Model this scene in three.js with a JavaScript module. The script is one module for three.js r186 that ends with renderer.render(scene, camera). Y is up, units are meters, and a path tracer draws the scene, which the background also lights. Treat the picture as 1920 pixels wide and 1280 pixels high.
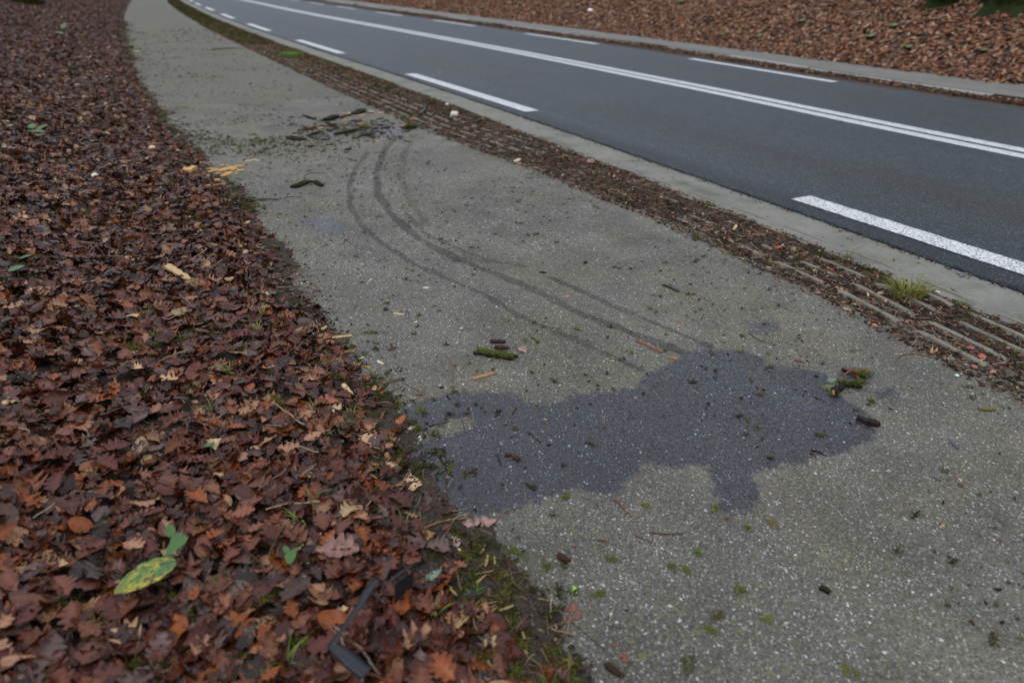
import * as THREE from 'three';
import { mergeGeometries } from 'three/addons/utils/BufferGeometryUtils.js';

// ------------------------------------------------------------------ camera, sky, sun, exposure
const scene = new THREE.Scene();
const EYE = 1.2, FOCAL = 1280, PITCH = THREE.MathUtils.degToRad(27.778), ROLL = THREE.MathUtils.degToRad(0.697);
const camera = new THREE.PerspectiveCamera(53.13, 1024 / 682, 0.05, 600);
camera.filmGauge = 36;
camera.position.set(0, EYE, 0);
camera.rotation.order = 'YXZ';
camera.rotation.set(-PITCH, 0, ROLL);
camera.focus = 2.5;
camera.userData.fStop = 2.2;
camera.updateProjectionMatrix();

const SKY_W = 128, SKY_H = 64, skyData = new Float32Array(SKY_W * SKY_H * 4);
for (let j = 0; j < SKY_H; j++) for (let i = 0; i < SKY_W; i++) {
  const up = Math.sin(((j + 0.5) / SKY_H - 0.5) * Math.PI), k = (j * SKY_W + i) * 4;
  const l = up > 0 ? (1 + 1.1 * up) / 2.1 : 0.2;                    // overcast: the zenith brighter than the horizon
  skyData[k] = 0.97 * l; skyData[k + 1] = 1.08 * l; skyData[k + 2] = 1.26 * l; skyData[k + 3] = 1;
}
const skyTex = new THREE.DataTexture(skyData, SKY_W, SKY_H, THREE.RGBAFormat, THREE.FloatType);
skyTex.mapping = THREE.EquirectangularReflectionMapping; skyTex.magFilter = THREE.LinearFilter; skyTex.needsUpdate = true;
scene.background = skyTex; scene.environment = skyTex;

const sun = new THREE.DirectionalLight(0xfff3e6, 0.7);
sun.position.set(-6, 14, 7); sun.castShadow = true; sun.shadow.radius = 40;
sun.shadow.mapSize.set(2048, 2048);
Object.assign(sun.shadow.camera, { left: -14, right: 14, top: 14, bottom: -14, near: 1, far: 60 });
scene.add(sun, sun.target);

const renderer = new THREE.WebGLRenderer({ antialias: true });
renderer.setSize(1024, 682);
renderer.toneMapping = THREE.LinearToneMapping;
renderer.toneMappingExposure = 1.3;
renderer.shadowMap.enabled = true;

// ------------------------------------------------------------------ helpers
const { sin, cos, PI, abs, min, max, floor, pow, sqrt, hypot, exp } = Math;
const clamp = (x, a = 0, b = 1) => (x < a ? a : x > b ? b : x);
const mix = (a, b, t) => a + (b - a) * t;
const smooth = (a, b, x) => { const t = clamp((x - a) / (b - a)); return t * t * (3 - 2 * t); };
function rng(seed) { let a = seed >>> 0; return () => { a = (a + 0x6d2b79f5) | 0; let t = Math.imul(a ^ (a >>> 15), 1 | a); t = (t + Math.imul(t ^ (t >>> 7), 61 | t)) ^ t; return ((t ^ (t >>> 14)) >>> 0) / 4294967296; }; }
let R0 = rng(7);
const rr = (a, b) => a + (b - a) * R0();
const gauss = () => sqrt(-2 * Math.log(1 - R0())) * cos(2 * PI * R0());
const pick = (a) => a[floor(R0() * a.length)];
function h2(x, y) { let h = Math.imul(x, 374761393) + Math.imul(y, 668265263); h = Math.imul(h ^ (h >>> 13), 1274126177); return ((h ^ (h >>> 16)) >>> 0) / 4294967296; }
function vn(x, y) { const i = floor(x), j = floor(y), u = x - i, v = y - j, a = u * u * (3 - 2 * u), b = v * v * (3 - 2 * v); const p = h2(i, j), q = h2(i + 1, j), r = h2(i, j + 1), s = h2(i + 1, j + 1); return (p + (q - p) * a) * (1 - b) + (r + (s - r) * a) * b; }
function fbm(x, y, o = 4) { let f = 0, a = 0.5, t = 0; for (let i = 0; i < o; i++) { f += a * vn(x, y); t += a; a *= 0.5; x = x * 2.03 + 17.1; y = y * 2.03 + 5.7; } return f / t; }
const nz = (x, y, o) => fbm(x + 100, y + 100, o) * 2 - 1;

// a measured point of the place: where the sight line through the photograph's pixel meets height y
function at(px, py, y = 0) {
  const a = (px - 960) / FOCAL, b = (640 - py) / FOCAL, u = a * cos(ROLL) - b * sin(ROLL), v = a * sin(ROLL) + b * cos(ROLL);
  const t = (EYE - y) / max(1e-3, sin(PITCH) - v * cos(PITCH));
  return new THREE.Vector3(u * t, y, -(cos(PITCH) + v * sin(PITCH)) * t);
}
function seenAt(p) {
  const y = p.y - EYE, f = -p.z, d = f * cos(PITCH) - y * sin(PITCH); if (d < 0.05) return null;
  const u = p.x / d, v = (f * sin(PITCH) + y * cos(PITCH)) / d, a = u * cos(ROLL) + v * sin(ROLL), b = -u * sin(ROLL) + v * cos(ROLL);
  return [960 + FOCAL * a, 640 - FOCAL * b, d];
}
const inView = (p, m = 0) => { const q = seenAt(p); return q && q[0] > -m * 1.9 && q[0] < 1920 + m && q[1] > -m && q[1] < 1280 + m ? q : null; };

// road frame: s runs along the road, n to its right, both in metres
const O = at(1483, 377.5), HEAD = THREE.MathUtils.degToRad(28.44), TX = -sin(HEAD), TZ = -cos(HEAD), NX = cos(HEAD), NZ = -sin(HEAD);
const W = (s, n, y = 0) => new THREE.Vector3(O.x + TX * s + NX * n, y, O.z + TZ * s + NZ * n);
const SN = (p) => [(p.x - O.x) * TX + (p.z - O.z) * TZ, (p.x - O.x) * NX + (p.z - O.z) * NZ];
const along = -HEAD, turnAlong = PI / 2 + HEAD;                     // yaw that lays +x along the road
function curve(...t) {
  return (s) => {
    const m = t.length; if (s <= t[0][0]) return t[0][1]; 
    if (s >= t[m - 1][0]) return t[m - 1][1] + (s - t[m - 1][0]) * (t[m - 1][1] - t[m - 2][1]) / (t[m - 1][0] - t[m - 2][0]);
    let i = 0; while (s > t[i + 1][0]) i++;
    const sl = (k) => k <= 0 ? 0 : k >= m - 1 ? (t[m - 1][1] - t[m - 2][1]) / (t[m - 1][0] - t[m - 2][0]) : (t[k + 1][1] - t[k - 1][1]) / (t[k + 1][0] - t[k - 1][0]);
    const h = t[i + 1][0] - t[i][0], x = (s - t[i][0]) / h, x2 = x * x, x3 = x2 * x;
    return (2 * x3 - 3 * x2 + 1) * t[i][1] + (x3 - 2 * x2 + x) * h * sl(i) + (-2 * x3 + 3 * x2) * t[i + 1][1] + (x3 - x2) * h * sl(i + 1);
  };
}
const pathL = curve([-3, -3.02], [0, -3.02], [1.2, -3.04], [3, -3.16], [4.8, -3.28], [8.5, -3.37], [14.4, -3.33], [26.7, -3.06], [47.6, -2.12]);
const pathR = curve([-3, -1.12], [-2, -1.1], [-1, -0.98], [0, -0.95], [1.5, -1.0], [3.2, -1.14], [7, -1.19], [14.4, -1.19], [24.2, -1.09], [39.4, -0.6], [48, -0.1]);
const kerbR = curve([-3, -0.22], [-1.5, -0.2], [0, -0.145], [3, -0.08], [7, -0.06], [13.8, -0.14], [20.4, -0.1], [27.3, 0.05], [34.6, 0.31], [41, 0.53], [48, 0.88]);
const kerbL = (s) => kerbR(s) - 0.41;
const edgeLine = curve([-4, -0.04], [0, 0], [3.5, 0.05], [7, 0.03], [13.8, -0.04], [20.4, 0], [27.3, 0.16], [34.6, 0.42], [41, 0.64], [48, 1]);
const midLine = curve([-4, 2.5], [0, 2.58], [1.6, 2.65], [4.5, 2.83], [10.3, 3.04], [18, 3.14], [27.9, 3.25], [47.5, 3.96]);
const roadR = curve([-4, 4.9], [1.3, 5.1], [3.9, 5.3], [7.25, 5.62], [10.6, 5.88], [14, 6.03], [17.5, 6.2], [21, 6.32], [28, 6.56], [35, 6.82], [42, 7.08], [55, 7.7]);
const gutR = (s) => roadR(s) + 0.32;
const farPathL = curve([-4, 5.7], [1.7, 5.88], [4.2, 6.08], [9, 6.65], [18.7, 7.22], [35, 8.3], [55, 9.4]);
const farPathR = curve([-4, 6.6], [2.3, 6.85], [5, 7.05], [9.8, 7.5], [21, 8.35], [44, 10]);

const SUB = new Map();
function numbered(name) { const k = SUB.get(name) ?? 0; SUB.set(name, k + 1); return k ? `${name}_${String(k).padStart(3, '0')}` : name; }
function tag(o, label, category, group, kind) { o.userData.label = label; if (category) o.userData.category = category; if (group) o.userData.group = group; if (kind) o.userData.kind = kind; return o; }
function shade(o) { o.traverse((m) => { if (m.isMesh) { m.castShadow = true; m.receiveShadow = true; } }); return o; }
function mesh(name, geo, mat, parent = scene) { const m = new THREE.Mesh(geo, mat); m.name = parent === scene ? numbered(name) : name; m.castShadow = m.receiveShadow = true; parent.add(m); return m; }
function structure(name, geo, mat, label) { const m = mesh(name, geo, mat); return tag(m, label, name.split('_').pop(), null, 'structure'); }
const col = (hex) => new THREE.Color(hex);
const std = (o) => new THREE.MeshPhysicalMaterial({ specularIntensity: 0.35, ...o });

// sheet over a grid of s rows and n columns; f(s, j) gives [n, y], uv in metres
function sheet(ss, m, f, tint) {
  const pos = [], uv = [], idx = [], cl = [];
  ss.forEach((s) => { for (let j = 0; j < m; j++) { const [n, y] = f(s, j), p = W(s, n, y); pos.push(p.x, p.y, p.z); uv.push(s, n); if (tint) cl.push(...tint(s, n, j)); } });
  for (let i = 0; i < ss.length - 1; i++) for (let j = 0; j < m - 1; j++) { const a = i * m + j, b = a + m; idx.push(a, a + 1, b, b, a + 1, b + 1); }
  const g = new THREE.BufferGeometry();
  g.setAttribute('position', new THREE.Float32BufferAttribute(pos, 3)); g.setAttribute('uv', new THREE.Float32BufferAttribute(uv, 2));
  if (tint) g.setAttribute('color', new THREE.Float32BufferAttribute(cl, 3));
  g.setIndex(idx); g.computeVertexNormals(); return g;
}
function steps(...parts) { const out = []; for (const [a, b, d] of parts) for (let s = a; s < b - 1e-6; s += d) out.push(s); out.push(parts[parts.length - 1][1]); return out; }

// textures -----------------------------------------------------------
const LUT = new Uint8Array(4097); for (let i = 0; i <= 4096; i++) { const x = i / 4096; LUT[i] = Math.round(255 * (x <= 0.0031308 ? 12.92 * x : 1.055 * pow(x, 1 / 2.4) - 0.055)); }
const enc = (x) => LUT[floor(clamp(x) * 4096)];
class Paint {
  constructor(w, h) { this.w = w; this.h = h; this.c = new Float32Array(w * h * 3); this.b = new Float32Array(w * h); this.r = new Float32Array(w * h).fill(0.9); }
  stones(count, seed, rmin, rmax, colour, lift, wrap) {             // rounded grains pressed into the surface, radii in texels
    const q = rng(seed), { w, h, c, b } = this;
    for (let k = 0; k < count; k++) {
      const x = q() * w, y = q() * h, r = rmin + (rmax - rmin) * pow(q(), 2.2), e = 0.65 + 0.7 * q(), an = q() * PI, ca = cos(an), sa = sin(an), [cr, cg, cb, op = 1] = colour(q), R = Math.ceil(r * 1.4), ang = 3 + floor(q() * 3), ph = q() * 6;
      for (let j = -R; j <= R; j++) for (let i = -R; i <= R; i++) {
        let X = floor(x) + i, Y = floor(y) + j;
        if (wrap) { X = (X + w) % w; Y = (Y + h) % h; } else if (X < 0 || Y < 0 || X >= w || Y >= h) continue;
        const dx = floor(x) + i + 0.5 - x, dy = floor(y) + j + 0.5 - y, u = (dx * ca + dy * sa) / e, v = (-dx * sa + dy * ca) * e;
        const d = hypot(u, v) / (r * (1 + 0.16 * cos(ang * Math.atan2(v, u) + ph))); if (d >= 1) continue;
        const o = (Y * w + X), t = op * smooth(1, 0.72, d); c[o * 3] = mix(c[o * 3], cr, t); c[o * 3 + 1] = mix(c[o * 3 + 1], cg, t); c[o * 3 + 2] = mix(c[o * 3 + 2], cb, t);
        b[o] = mix(b[o], lift * (0.75 + 0.25 * sqrt(1 - d * d)), t);
      }
    }
  }
  tex(data, srgb, wrap) { const t = new THREE.DataTexture(data, this.w, this.h, THREE.RGBAFormat); t.magFilter = THREE.LinearFilter; t.minFilter = THREE.LinearFilter; if (srgb) t.colorSpace = THREE.SRGBColorSpace; t.wrapS = t.wrapT = wrap ? THREE.RepeatWrapping : THREE.ClampToEdgeWrapping; t.needsUpdate = true; return t; }
  colour(wrap) { const n = this.w * this.h, d = new Uint8Array(n * 4); for (let i = 0; i < n; i++) { d[i * 4] = enc(this.c[i * 3]); d[i * 4 + 1] = enc(this.c[i * 3 + 1]); d[i * 4 + 2] = enc(this.c[i * 3 + 2]); d[i * 4 + 3] = 255; } return this.tex(d, true, wrap); }
  grey(src, wrap) { const n = this.w * this.h, d = new Uint8Array(n * 4); for (let i = 0; i < n; i++) { d[i * 4] = d[i * 4 + 1] = d[i * 4 + 2] = floor(255 * clamp(src[i])); d[i * 4 + 3] = 255; } return this.tex(d, false, wrap); }
}
// lattice noise that wraps every p cells
function wn(x, y, p) { const i = floor(x), j = floor(y), u = x - i, v = y - j, a = u * u * (3 - 2 * u), b = v * v * (3 - 2 * v), m = (k) => ((k % p) + p) % p; const A = h2(m(i), m(j)), B = h2(m(i + 1), m(j)), C = h2(m(i), m(j + 1)), D = h2(m(i + 1), m(j + 1)); return (A + (B - A) * a) * (1 - b) + (C + (D - C) * a) * b; }

// ------------------------------------------------------------------ the cycle path: worn asphalt with exposed grit
const gritColour = (q) => {
  const k = q();
  if (k < 0.12) { const v = 0.3 + 0.32 * q(); return [v, v * 0.985, v * 0.95]; }
  if (k < 0.42) { const v = 0.17 + 0.17 * q(); return [v * 1.0, v * 0.98, v * 0.91]; }
  if (k < 0.52) { const v = 0.13 + 0.1 * q(); return [v * 1.2, v * 0.93, v * 0.7]; }
  if (k < 0.66) { const v = 0.11 + 0.13 * q(); return [v * 0.92, v, v * 1.04]; }
  const v = 0.03 + 0.09 * q(); return [v * 1.04, v * 0.97, v * 0.85];
};
const toSN = (l) => l.map(([x, y]) => SN(at(x, y)));
// outlines of the wet patches and the wet wheel tracks, measured on the ground
const wetOutline = toSN([[705, 792], [722, 775], [760, 768], [800, 745], [840, 735], [900, 733], [950, 738], [985, 752], [1030, 757], [1075, 744], [1140, 738], [1185, 727], [1205, 706], [1235, 697], [1265, 675], [1300, 660], [1345, 650], [1400, 656], [1440, 682], [1500, 690], [1545, 700], [1560, 735], [1610, 762], [1640, 785], [1650, 812], [1625, 835], [1560, 850], [1500, 868], [1440, 880], [1420, 893], [1428, 925], [1400, 955], [1372, 968], [1345, 955], [1335, 925], [1330, 890], [1312, 868], [1270, 866], [1215, 872], [1175, 895], [1150, 920], [1085, 922], [1030, 918], [1010, 945], [940, 950], [905, 966], [860, 970], [815, 930], [790, 895], [760, 850], [735, 828], [750, 812], [720, 805]]);
const dryIsland = toSN([[770, 820], [812, 800], [850, 788], [888, 786], [880, 800], [840, 815], [800, 828], [765, 832]]);
const puddles = [[[640, 246], [680, 240], [720, 236], [755, 226], [735, 206], [760, 214], [785, 238], [760, 250], [742, 256], [708, 262], [672, 262], [690, 252], [650, 252]], [[575, 250], [620, 246], [640, 250], [610, 256], [580, 256]], [[570, 412], [600, 407], [640, 420], [635, 438], [600, 432], [575, 424]], [[1400, 610], [1440, 598], [1465, 606], [1450, 622], [1415, 622]], [[1560, 700], [1600, 690], [1640, 700], [1635, 720], [1590, 724]], [[1640, 735], [1670, 728], [1680, 745], [1650, 752]]].map(toSN);
const tracks = [
  [0.014, 0.95, [[690, 285], [668, 312], [655, 345], [656, 385], [675, 420], [715, 455], [770, 492], [835, 521], [905, 550], [985, 597], [1060, 627], [1130, 660], [1205, 694]]],
  [0.02, 1.1, [[748, 248], [722, 280], [707, 318], [708, 360], [733, 402], [785, 448], [860, 487], [930, 513], [1010, 547], [1090, 588], [1180, 622], [1285, 662]]],
  [0.012, 0.75, [[762, 400], [800, 440], [850, 462], [915, 488], [985, 500]]],
  [0.013, 1, [[1028, 518], [1090, 545], [1150, 573], [1230, 606], [1330, 648]]],
  [0.02, 0.5, [[780, 252], [758, 285], [752, 330], [765, 370], [800, 420]]],
].map(([w, k, l]) => [w, k, toSN(l)]);
function inside(poly, s, n) { let c = false; for (let i = 0, j = poly.length - 1; i < poly.length; j = i++) if ((poly[i][1] > n) !== (poly[j][1] > n) && s < (poly[j][0] - poly[i][0]) * (n - poly[i][1]) / (poly[j][1] - poly[i][1]) + poly[i][0]) c = !c; return c; }
function edgeDist(l, s, n, closed) { let d = 9; for (let i = closed ? 0 : 1, j; i < l.length; i++) { j = i ? i - 1 : l.length - 1; const ax = l[j][0], ay = l[j][1], bx = l[i][0] - ax, by = l[i][1] - ay, t = clamp(((s - ax) * bx + (n - ay) * by) / (bx * bx + by * by)); d = min(d, hypot(s - ax - bx * t, n - ay - by * t)); } return d; }
function wetAt(s, n, marks) {                                              // 0 dry, 1 wet, with the ragged rim of water in a porous surface
  const w = 0.03 * nz(s * 13, n * 13, 3) + 0.022 * nz(s * 42, n * 42, 3);
  if (marks) { let v = 0; for (const [wd, k, l] of tracks) { const d = edgeDist(l, s, n, false); v = max(v, k * smooth(wd * 1.5, wd * 0.85, d + w * 0.45) * (0.6 + 0.6 * vn(s * 9, n * 9 + 40))); } return clamp(v); }
  const sd = (p) => { const d = edgeDist(p, s, n, true); return inside(p, s, n) ? d : -d; };
  let v = smooth(-0.012, 0.012, min(sd(wetOutline), -sd(dryIsland)) + w * 0.9);
  for (const p of puddles) v = max(v, smooth(-0.02, 0.03, sd(p) + w * 1.3) * 0.9);
  return clamp(v);
}
const PATH_N0 = -3.5, PATH_N1 = -0.75;
function pathPaint(w, h, s0, s1, seed) {                            // h runs along n, w along s
  const P = new Paint(w, h), mw = 700, mh = 500, mask = new Float32Array((mw + 1) * (mh + 1)), marks = new Float32Array((mw + 1) * (mh + 1)), ds = s1 - s0, dn = PATH_N1 - PATH_N0, tx = w / ds / 1000, area = ds * dn;
  for (let j = 0; j <= mh; j++) for (let i = 0; i <= mw; i++) { const a = s0 + ds * i / mw, b = PATH_N0 + dn * j / mh; mask[j * (mw + 1) + i] = wetAt(a, b); marks[j * (mw + 1) + i] = wetAt(a, b, true); }
  for (let j = 0; j < h; j++) for (let i = 0; i < w; i++) {
    const s = s0 + ds * (i + 0.5) / w, n = PATH_N0 + dn * (j + 0.5) / h, o = j * w + i;
    const g = 0.085 * (0.62 + 0.8 * fbm(s * 2.2, n * 2.2, 4)) * (0.45 + 1.1 * vn(s * 330, n * 330)), al = 0.1 * smooth(0.45, 0.8, fbm(s * 3.1 + 9, n * 3.1, 4));
    P.c[o * 3] = g * 1.12; P.c[o * 3 + 1] = g * (1.01 + 0.1 * al); P.c[o * 3 + 2] = g * (0.8 - 0.5 * al); P.b[o] = 0.25 * vn(s * 180 + 3, n * 180);
  }
  P.stones(area * 24000, seed, 1.5 * tx, 3.1 * tx, gritColour, 0.85, false);
  P.stones(area * 130, seed + 5, 3.5 * tx, 5.2 * tx, (q) => { const v = 0.2 + 0.42 * q(); return [v, v * 0.98, v * 0.94]; }, 0.95, false);
  for (let j = 0; j < h; j++) for (let i = 0; i < w; i++) {
    const s = s0 + ds * (i + 0.5) / w, n = PATH_N0 + dn * (j + 0.5) / h, o = j * w + i;
    const x = (i + 0.5) / w * mw, y = (j + 0.5) / h * mh, a = min(floor(x), mw - 1), b = min(floor(y), mh - 1), u = x - a, v = y - b, k = b * (mw + 1) + a;
    let tk = (marks[k] * (1 - u) + marks[k + 1] * u) * (1 - v) + (marks[k + mw + 1] * (1 - u) + marks[k + mw + 2] * u) * v; tk = clamp(tk * (0.55 + 0.9 * vn(s * 130, n * 130)));
    let m = (mask[k] * (1 - u) + mask[k + 1] * u) * (1 - v) + (mask[k + mw + 1] * (1 - u) + mask[k + mw + 2] * u) * v;
    m = clamp(m + (m > 0.03 && m < 0.97 ? 0.9 * (vn(s * 110, n * 110) - 0.5) + 0.5 * (vn(s * 300, n * 300) - 0.5) : 0));
    const mt = 0.7 + 0.52 * fbm(s * 6.5 + 3, n * 6.5 + 8, 4), br = 0.05 * smooth(0.48, 0.68, fbm(s * 2.7 + 60, n * 2.7, 4)), cr = P.c[o * 3] * mt * (1 + 0.6 * br), cg = P.c[o * 3 + 1] * mt * (1 + 0.2 * br), cb = P.c[o * 3 + 2] * mt * (1 - br);
    // algae film: yellow green grains in patches
    const mo = smooth(0.6, 0.72, fbm(s * 5 + 31, n * 5 + 3, 3)) * smooth(0.68, 0.85, vn(s * 120, n * 120)) * 0.4;
    const lum = smooth(0.12, 0.4, cg), wk = mix(0.2, 0.66, lum), dk = 1 - 0.55 * tk * (1 - m), wr = dk * mix(1, wk * 0.96, m), wg = dk * mix(1, wk, m), wb = dk * mix(1, wk * 1.34, m);  // water darkens the grain; blue sky reflection is painted into the wet colour
    P.c[o * 3] = mix(cr, 0.16, mo) * wr; P.c[o * 3 + 1] = mix(cg, 0.17, mo) * wg; P.c[o * 3 + 2] = mix(cb, 0.05, mo) * wb;
    P.r[o] = mix(1.0, 0.26, m);
  }
  return P;
}
function pathPart(name, s0, s1, ds, w, h, seed, parent) {
  const P = pathPaint(w, h, s0, s1, seed);
  const m = std({ map: P.colour(false), bumpMap: P.grey(P.b, false), roughnessMap: P.grey(P.r, false), bumpScale: 0.003, roughness: 1, specularIntensity: 0.98 });
  const ss = steps([s0, s1, ds]), mm = 56;
  const g = sheet(ss, mm, (s, j) => { const n = mix(pathL(s) - 0.32, pathR(s) + 0.12, j / (mm - 1)); return [n, 0.0035 * nz(s * 1.3, n * 1.3, 3)]; });
  const u = g.attributes.uv; for (let i = 0; i < u.count; i++) u.setXY(i, (u.getX(i) - s0) / (s1 - s0), (u.getY(i) - PATH_N0) / (PATH_N1 - PATH_N0));
  return mesh(name, g, m, parent);
}
const path = new THREE.Group(); path.name = 'cycle_path'; scene.add(path);
tag(path, 'grey worn asphalt cycle path with exposed pale grit and wet stains', 'path', null, 'structure');
pathPart('asphalt', -3.15, -0.1, 0.05, 2048, 2048, 11, path);
pathPart('asphalt', -0.1, 5.4, 0.07, 2048, 1024, 23, path);
{
  const P = new Paint(1024, 1024), w = 1024;
  for (let j = 0; j < w; j++) for (let i = 0; i < w; i++) { const o = j * w + i, x = i / w, y = j / w, g = 0.088 * (0.45 + 1.1 * wn(x * 300, y * 300, 300)); P.c[o * 3] = g * 1.12; P.c[o * 3 + 1] = g * 1.01; P.c[o * 3 + 2] = g * 0.78; P.b[o] = 0.25 * wn(x * 250, y * 250, 250); }
  P.stones(4 * 18000, 5, 0.8, 1.7, gritColour, 0.85, true);
  const map = P.colour(true), bump = P.grey(P.b, true); map.repeat.set(1 / 2, 1 / 2); bump.repeat.set(1 / 2, 1 / 2);
  const m = std({ map, bumpMap: bump, bumpScale: 0.002, roughness: 0.85, vertexColors: true });
  const tint = (s, n) => { const k = 0.9 + 0.22 * fbm(s * 0.9, n * 1.6, 3), al = 0.16 * smooth(0.5, 0.75, fbm(s * 1.1 + 9, n * 2, 3)); return [k, k * (1 + 0.3 * al), k * (1 - al)]; };
  const f = (s, j) => [mix(pathL(s) - 0.32, pathR(s) + 0.12, j / 29), 0];
  mesh('asphalt', sheet(steps([5.4, 14, 0.2], [14, 90, 1]), 30, f, tint), m, path);
  mesh('asphalt', sheet(steps([-9, -3.15, 0.2]), 30, f, tint), m, path);
}

// ------------------------------------------------------------------ the road
const road = new THREE.Group(); road.name = 'road'; scene.add(road);
tag(road, 'dark grey asphalt road with double white centre line and dashed edge lines', 'road', null, 'structure');
{
  const w = 1024, P = new Paint(w, w), T = 0.9;
  for (let j = 0; j < w; j++) for (let i = 0; i < w; i++) { const o = j * w + i, g = 0.013 * (0.7 + 0.6 * wn(i / w * 256, j / w * 256, 256)); P.c[o * 3] = g * 0.85; P.c[o * 3 + 1] = g; P.c[o * 3 + 2] = g * 1.15; P.b[o] = 0.15 * wn(i / 4, j / 4, 256); }
  P.stones(26000, 3, 1.8, 5.6, (q) => { const v = 0.008 + 0.075 * pow(q(), 1.3) + (q() < 0.03 ? 0.12 : 0); return [v * 0.8, v * 1.0, v * 1.15]; }, 0.9, true);
  for (let i = 0; i < w * w; i++) P.r[i] = 0.6 - 0.18 * P.b[i];
  const map = P.colour(true), bump = P.grey(P.b, true), rough = P.grey(P.r, true); for (const t of [map, bump, rough]) t.repeat.set(1 / T, 1 / T);
  const m = std({ map, bumpMap: bump, roughnessMap: rough, bumpScale: 0.004, roughness: 1, vertexColors: true, specularIntensity: 0.62 });
  const cols = [-1, 0, 0.012, 0.03, 0.06, 0.1, 0.15]; for (let k = 1; k <= 34; k++) cols.push(0.15 + k / 34 * 1000);
  const f = (s, j) => {
    const a = kerbR(s) + 0.004 + 0.012 * nz(s * 16, 2, 2) + 0.006 * nz(s * 60, 7, 2), b = roadR(s) + 0.04;
    if (j === 0) return [a - 0.004, -0.04]; if (j === 1) return [a, 0.001 + 0.004 * nz(s * 40, 1, 2)];
    if (j < 7) return [a + cols[j] + 0.003 * nz(s * 50, j * 9, 2), 0.008 + 0.005 * smooth(0, 0.06, cols[j]) + 0.0015 * nz(s * 45, j * 5, 2)];
    return [mix(a + 0.15, b, (j - 6) / 34), 0.013];
  };
  const bare = (s, n) => {                                          // unworn black binder by the kerb; oil and tyre dirt in the wheel paths
    const x = (n - edgeLine(s)) / max(0.5, midLine(s) - edgeLine(s)), g = fbm(s * 0.7, n * 3, 4), o = 0.75 * exp(-pow((x - 0.42) / 0.17, 2)) * smooth(0.25, 0.65, g) + 0.6 * exp(-pow((x - 1.55) / 0.14, 2)) * smooth(0.25, 0.65, g);
    const e = mix(0.62, 1, smooth(0.0, 0.06, n - edgeLine(s) + 0.03 * nz(s * 3, n * 20, 2)));
    const k = e * (1.45 - 0.4 * o) * (0.75 + 0.5 * fbm(s * 1.2, n * 5, 4)); return [k * (1 + 0.5 * o), k * (1 + 0.1 * o), k * (1 - 0.16 * o)];
  };
  mesh('asphalt', sheet(steps([-9, -3.2, 0.2], [-3.2, 5, 0.03], [5, 16, 0.1], [16, 90, 0.8]), cols.length, f, bare), m, road);

  const pw = 512, Q = new Paint(pw, pw);
  for (let i = 0; i < pw * pw; i++) { const x = i % pw, y = floor(i / pw), v = 0.62 * (0.86 + 0.1 * wn(x / pw * 12, y / pw * 12, 12) + 0.14 * wn(x / pw * 60, y / pw * 60, 60)); Q.c[i * 3] = v; Q.c[i * 3 + 1] = v * 1.0; Q.c[i * 3 + 2] = v * 0.99; Q.b[i] = 0.8; }
  Q.stones(3000, 9, 1.8, 6, (q) => { const v = 0.04 + 0.12 * q(); return [v, v, v, 0.9]; }, 0.05, true);   // pits between the grit that the paint did not reach
  const pm = Q.colour(true), pb = Q.grey(Q.b, true); for (const t of [pm, pb]) t.repeat.set(1 / 0.4, 1 / 0.4);
  const paint = std({ map: pm, bumpMap: pb, bumpScale: 0.002, roughness: 0.6 });
  const strip = (name, ss, lo, hi, seed) => mesh(name, sheet(ss, 4, (s, j) => { const e = 0.004 * nz(s * 40, seed + j, 2) + 0.004 * nz(s * 130, seed + j, 2); return [j === 0 ? lo(s) + e : j === 3 ? hi(s) + e : mix(lo(s), hi(s), j / 3), 0.0172]; }), paint, road);
  const near = [[-3.45, 0], [3.52, 7.04], [10.42, 13.8], [17.09, 20.47], [23.79, 27.3], [30.61, 34.4], [37.6, 41], [44.4, 47.8]];
  near.forEach(([a, b], k) => strip('edge_line_dash', steps([a, b, (b - a) / (k < 2 ? 90 : 20)]), edgeLine, (s) => edgeLine(s) + 0.17, k * 7));
  const far = [[-3, 0.5], [3.9, 7.25], [10.58, 14.07], [17.49, 21.09], [24.46, 28.01], [31.31, 35.06], [38, 41.8], [45, 48.5]];
  far.forEach(([a, b], k) => strip('edge_line_dash', steps([a, b, (b - a) / 30]), (s) => roadR(s) - 0.18, (s) => roadR(s) - 0.01, 80 + k * 7));
  const ls = steps([-9, -1, 0.4], [-1, 9, 0.04], [9, 80, 0.5]);
  strip('centre_line', ls, midLine, (s) => midLine(s) + 0.165, 151);
  strip('centre_line', ls, (s) => midLine(s) + 0.235, (s) => midLine(s) + 0.4, 163);
}

// ------------------------------------------------------------------ concrete kerb band
const concrete = (() => {
  const w = 1024, P = new Paint(w, w);
  for (let j = 0; j < w; j++) for (let i = 0; i < w; i++) { const o = j * w + i, x = i / w, y = j / w, v = 0.15 * (0.74 + 0.2 * wn(x * 9, y * 9, 9) + 0.22 * wn(x * 47, y * 47, 47) + 0.3 * wn(x * 230, y * 230, 230)); P.c[o * 3] = v * 1.06; P.c[o * 3 + 1] = v; P.c[o * 3 + 2] = v * 0.87; P.b[o] = 0.5 + 0.4 * wn(x * 200, y * 200, 200); }
  P.stones(5200, 31, 0.8, 3, (q) => { const v = 0.12 + 0.26 * q(); return [v, v * 0.98, v * 0.92, 0.55]; }, 0.8, true);
  P.stones(1200, 37, 0.8, 2.2, () => [0.06, 0.058, 0.05, 0.7], 0.05, true);
  const map = P.colour(true), bump = P.grey(P.b, true); for (const t of [map, bump]) t.repeat.set(1, 1);
  return (o = {}) => std({ map, bumpMap: bump, bumpScale: 0.0016, roughness: 0.85, vertexColors: true, ...o });
})();
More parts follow.
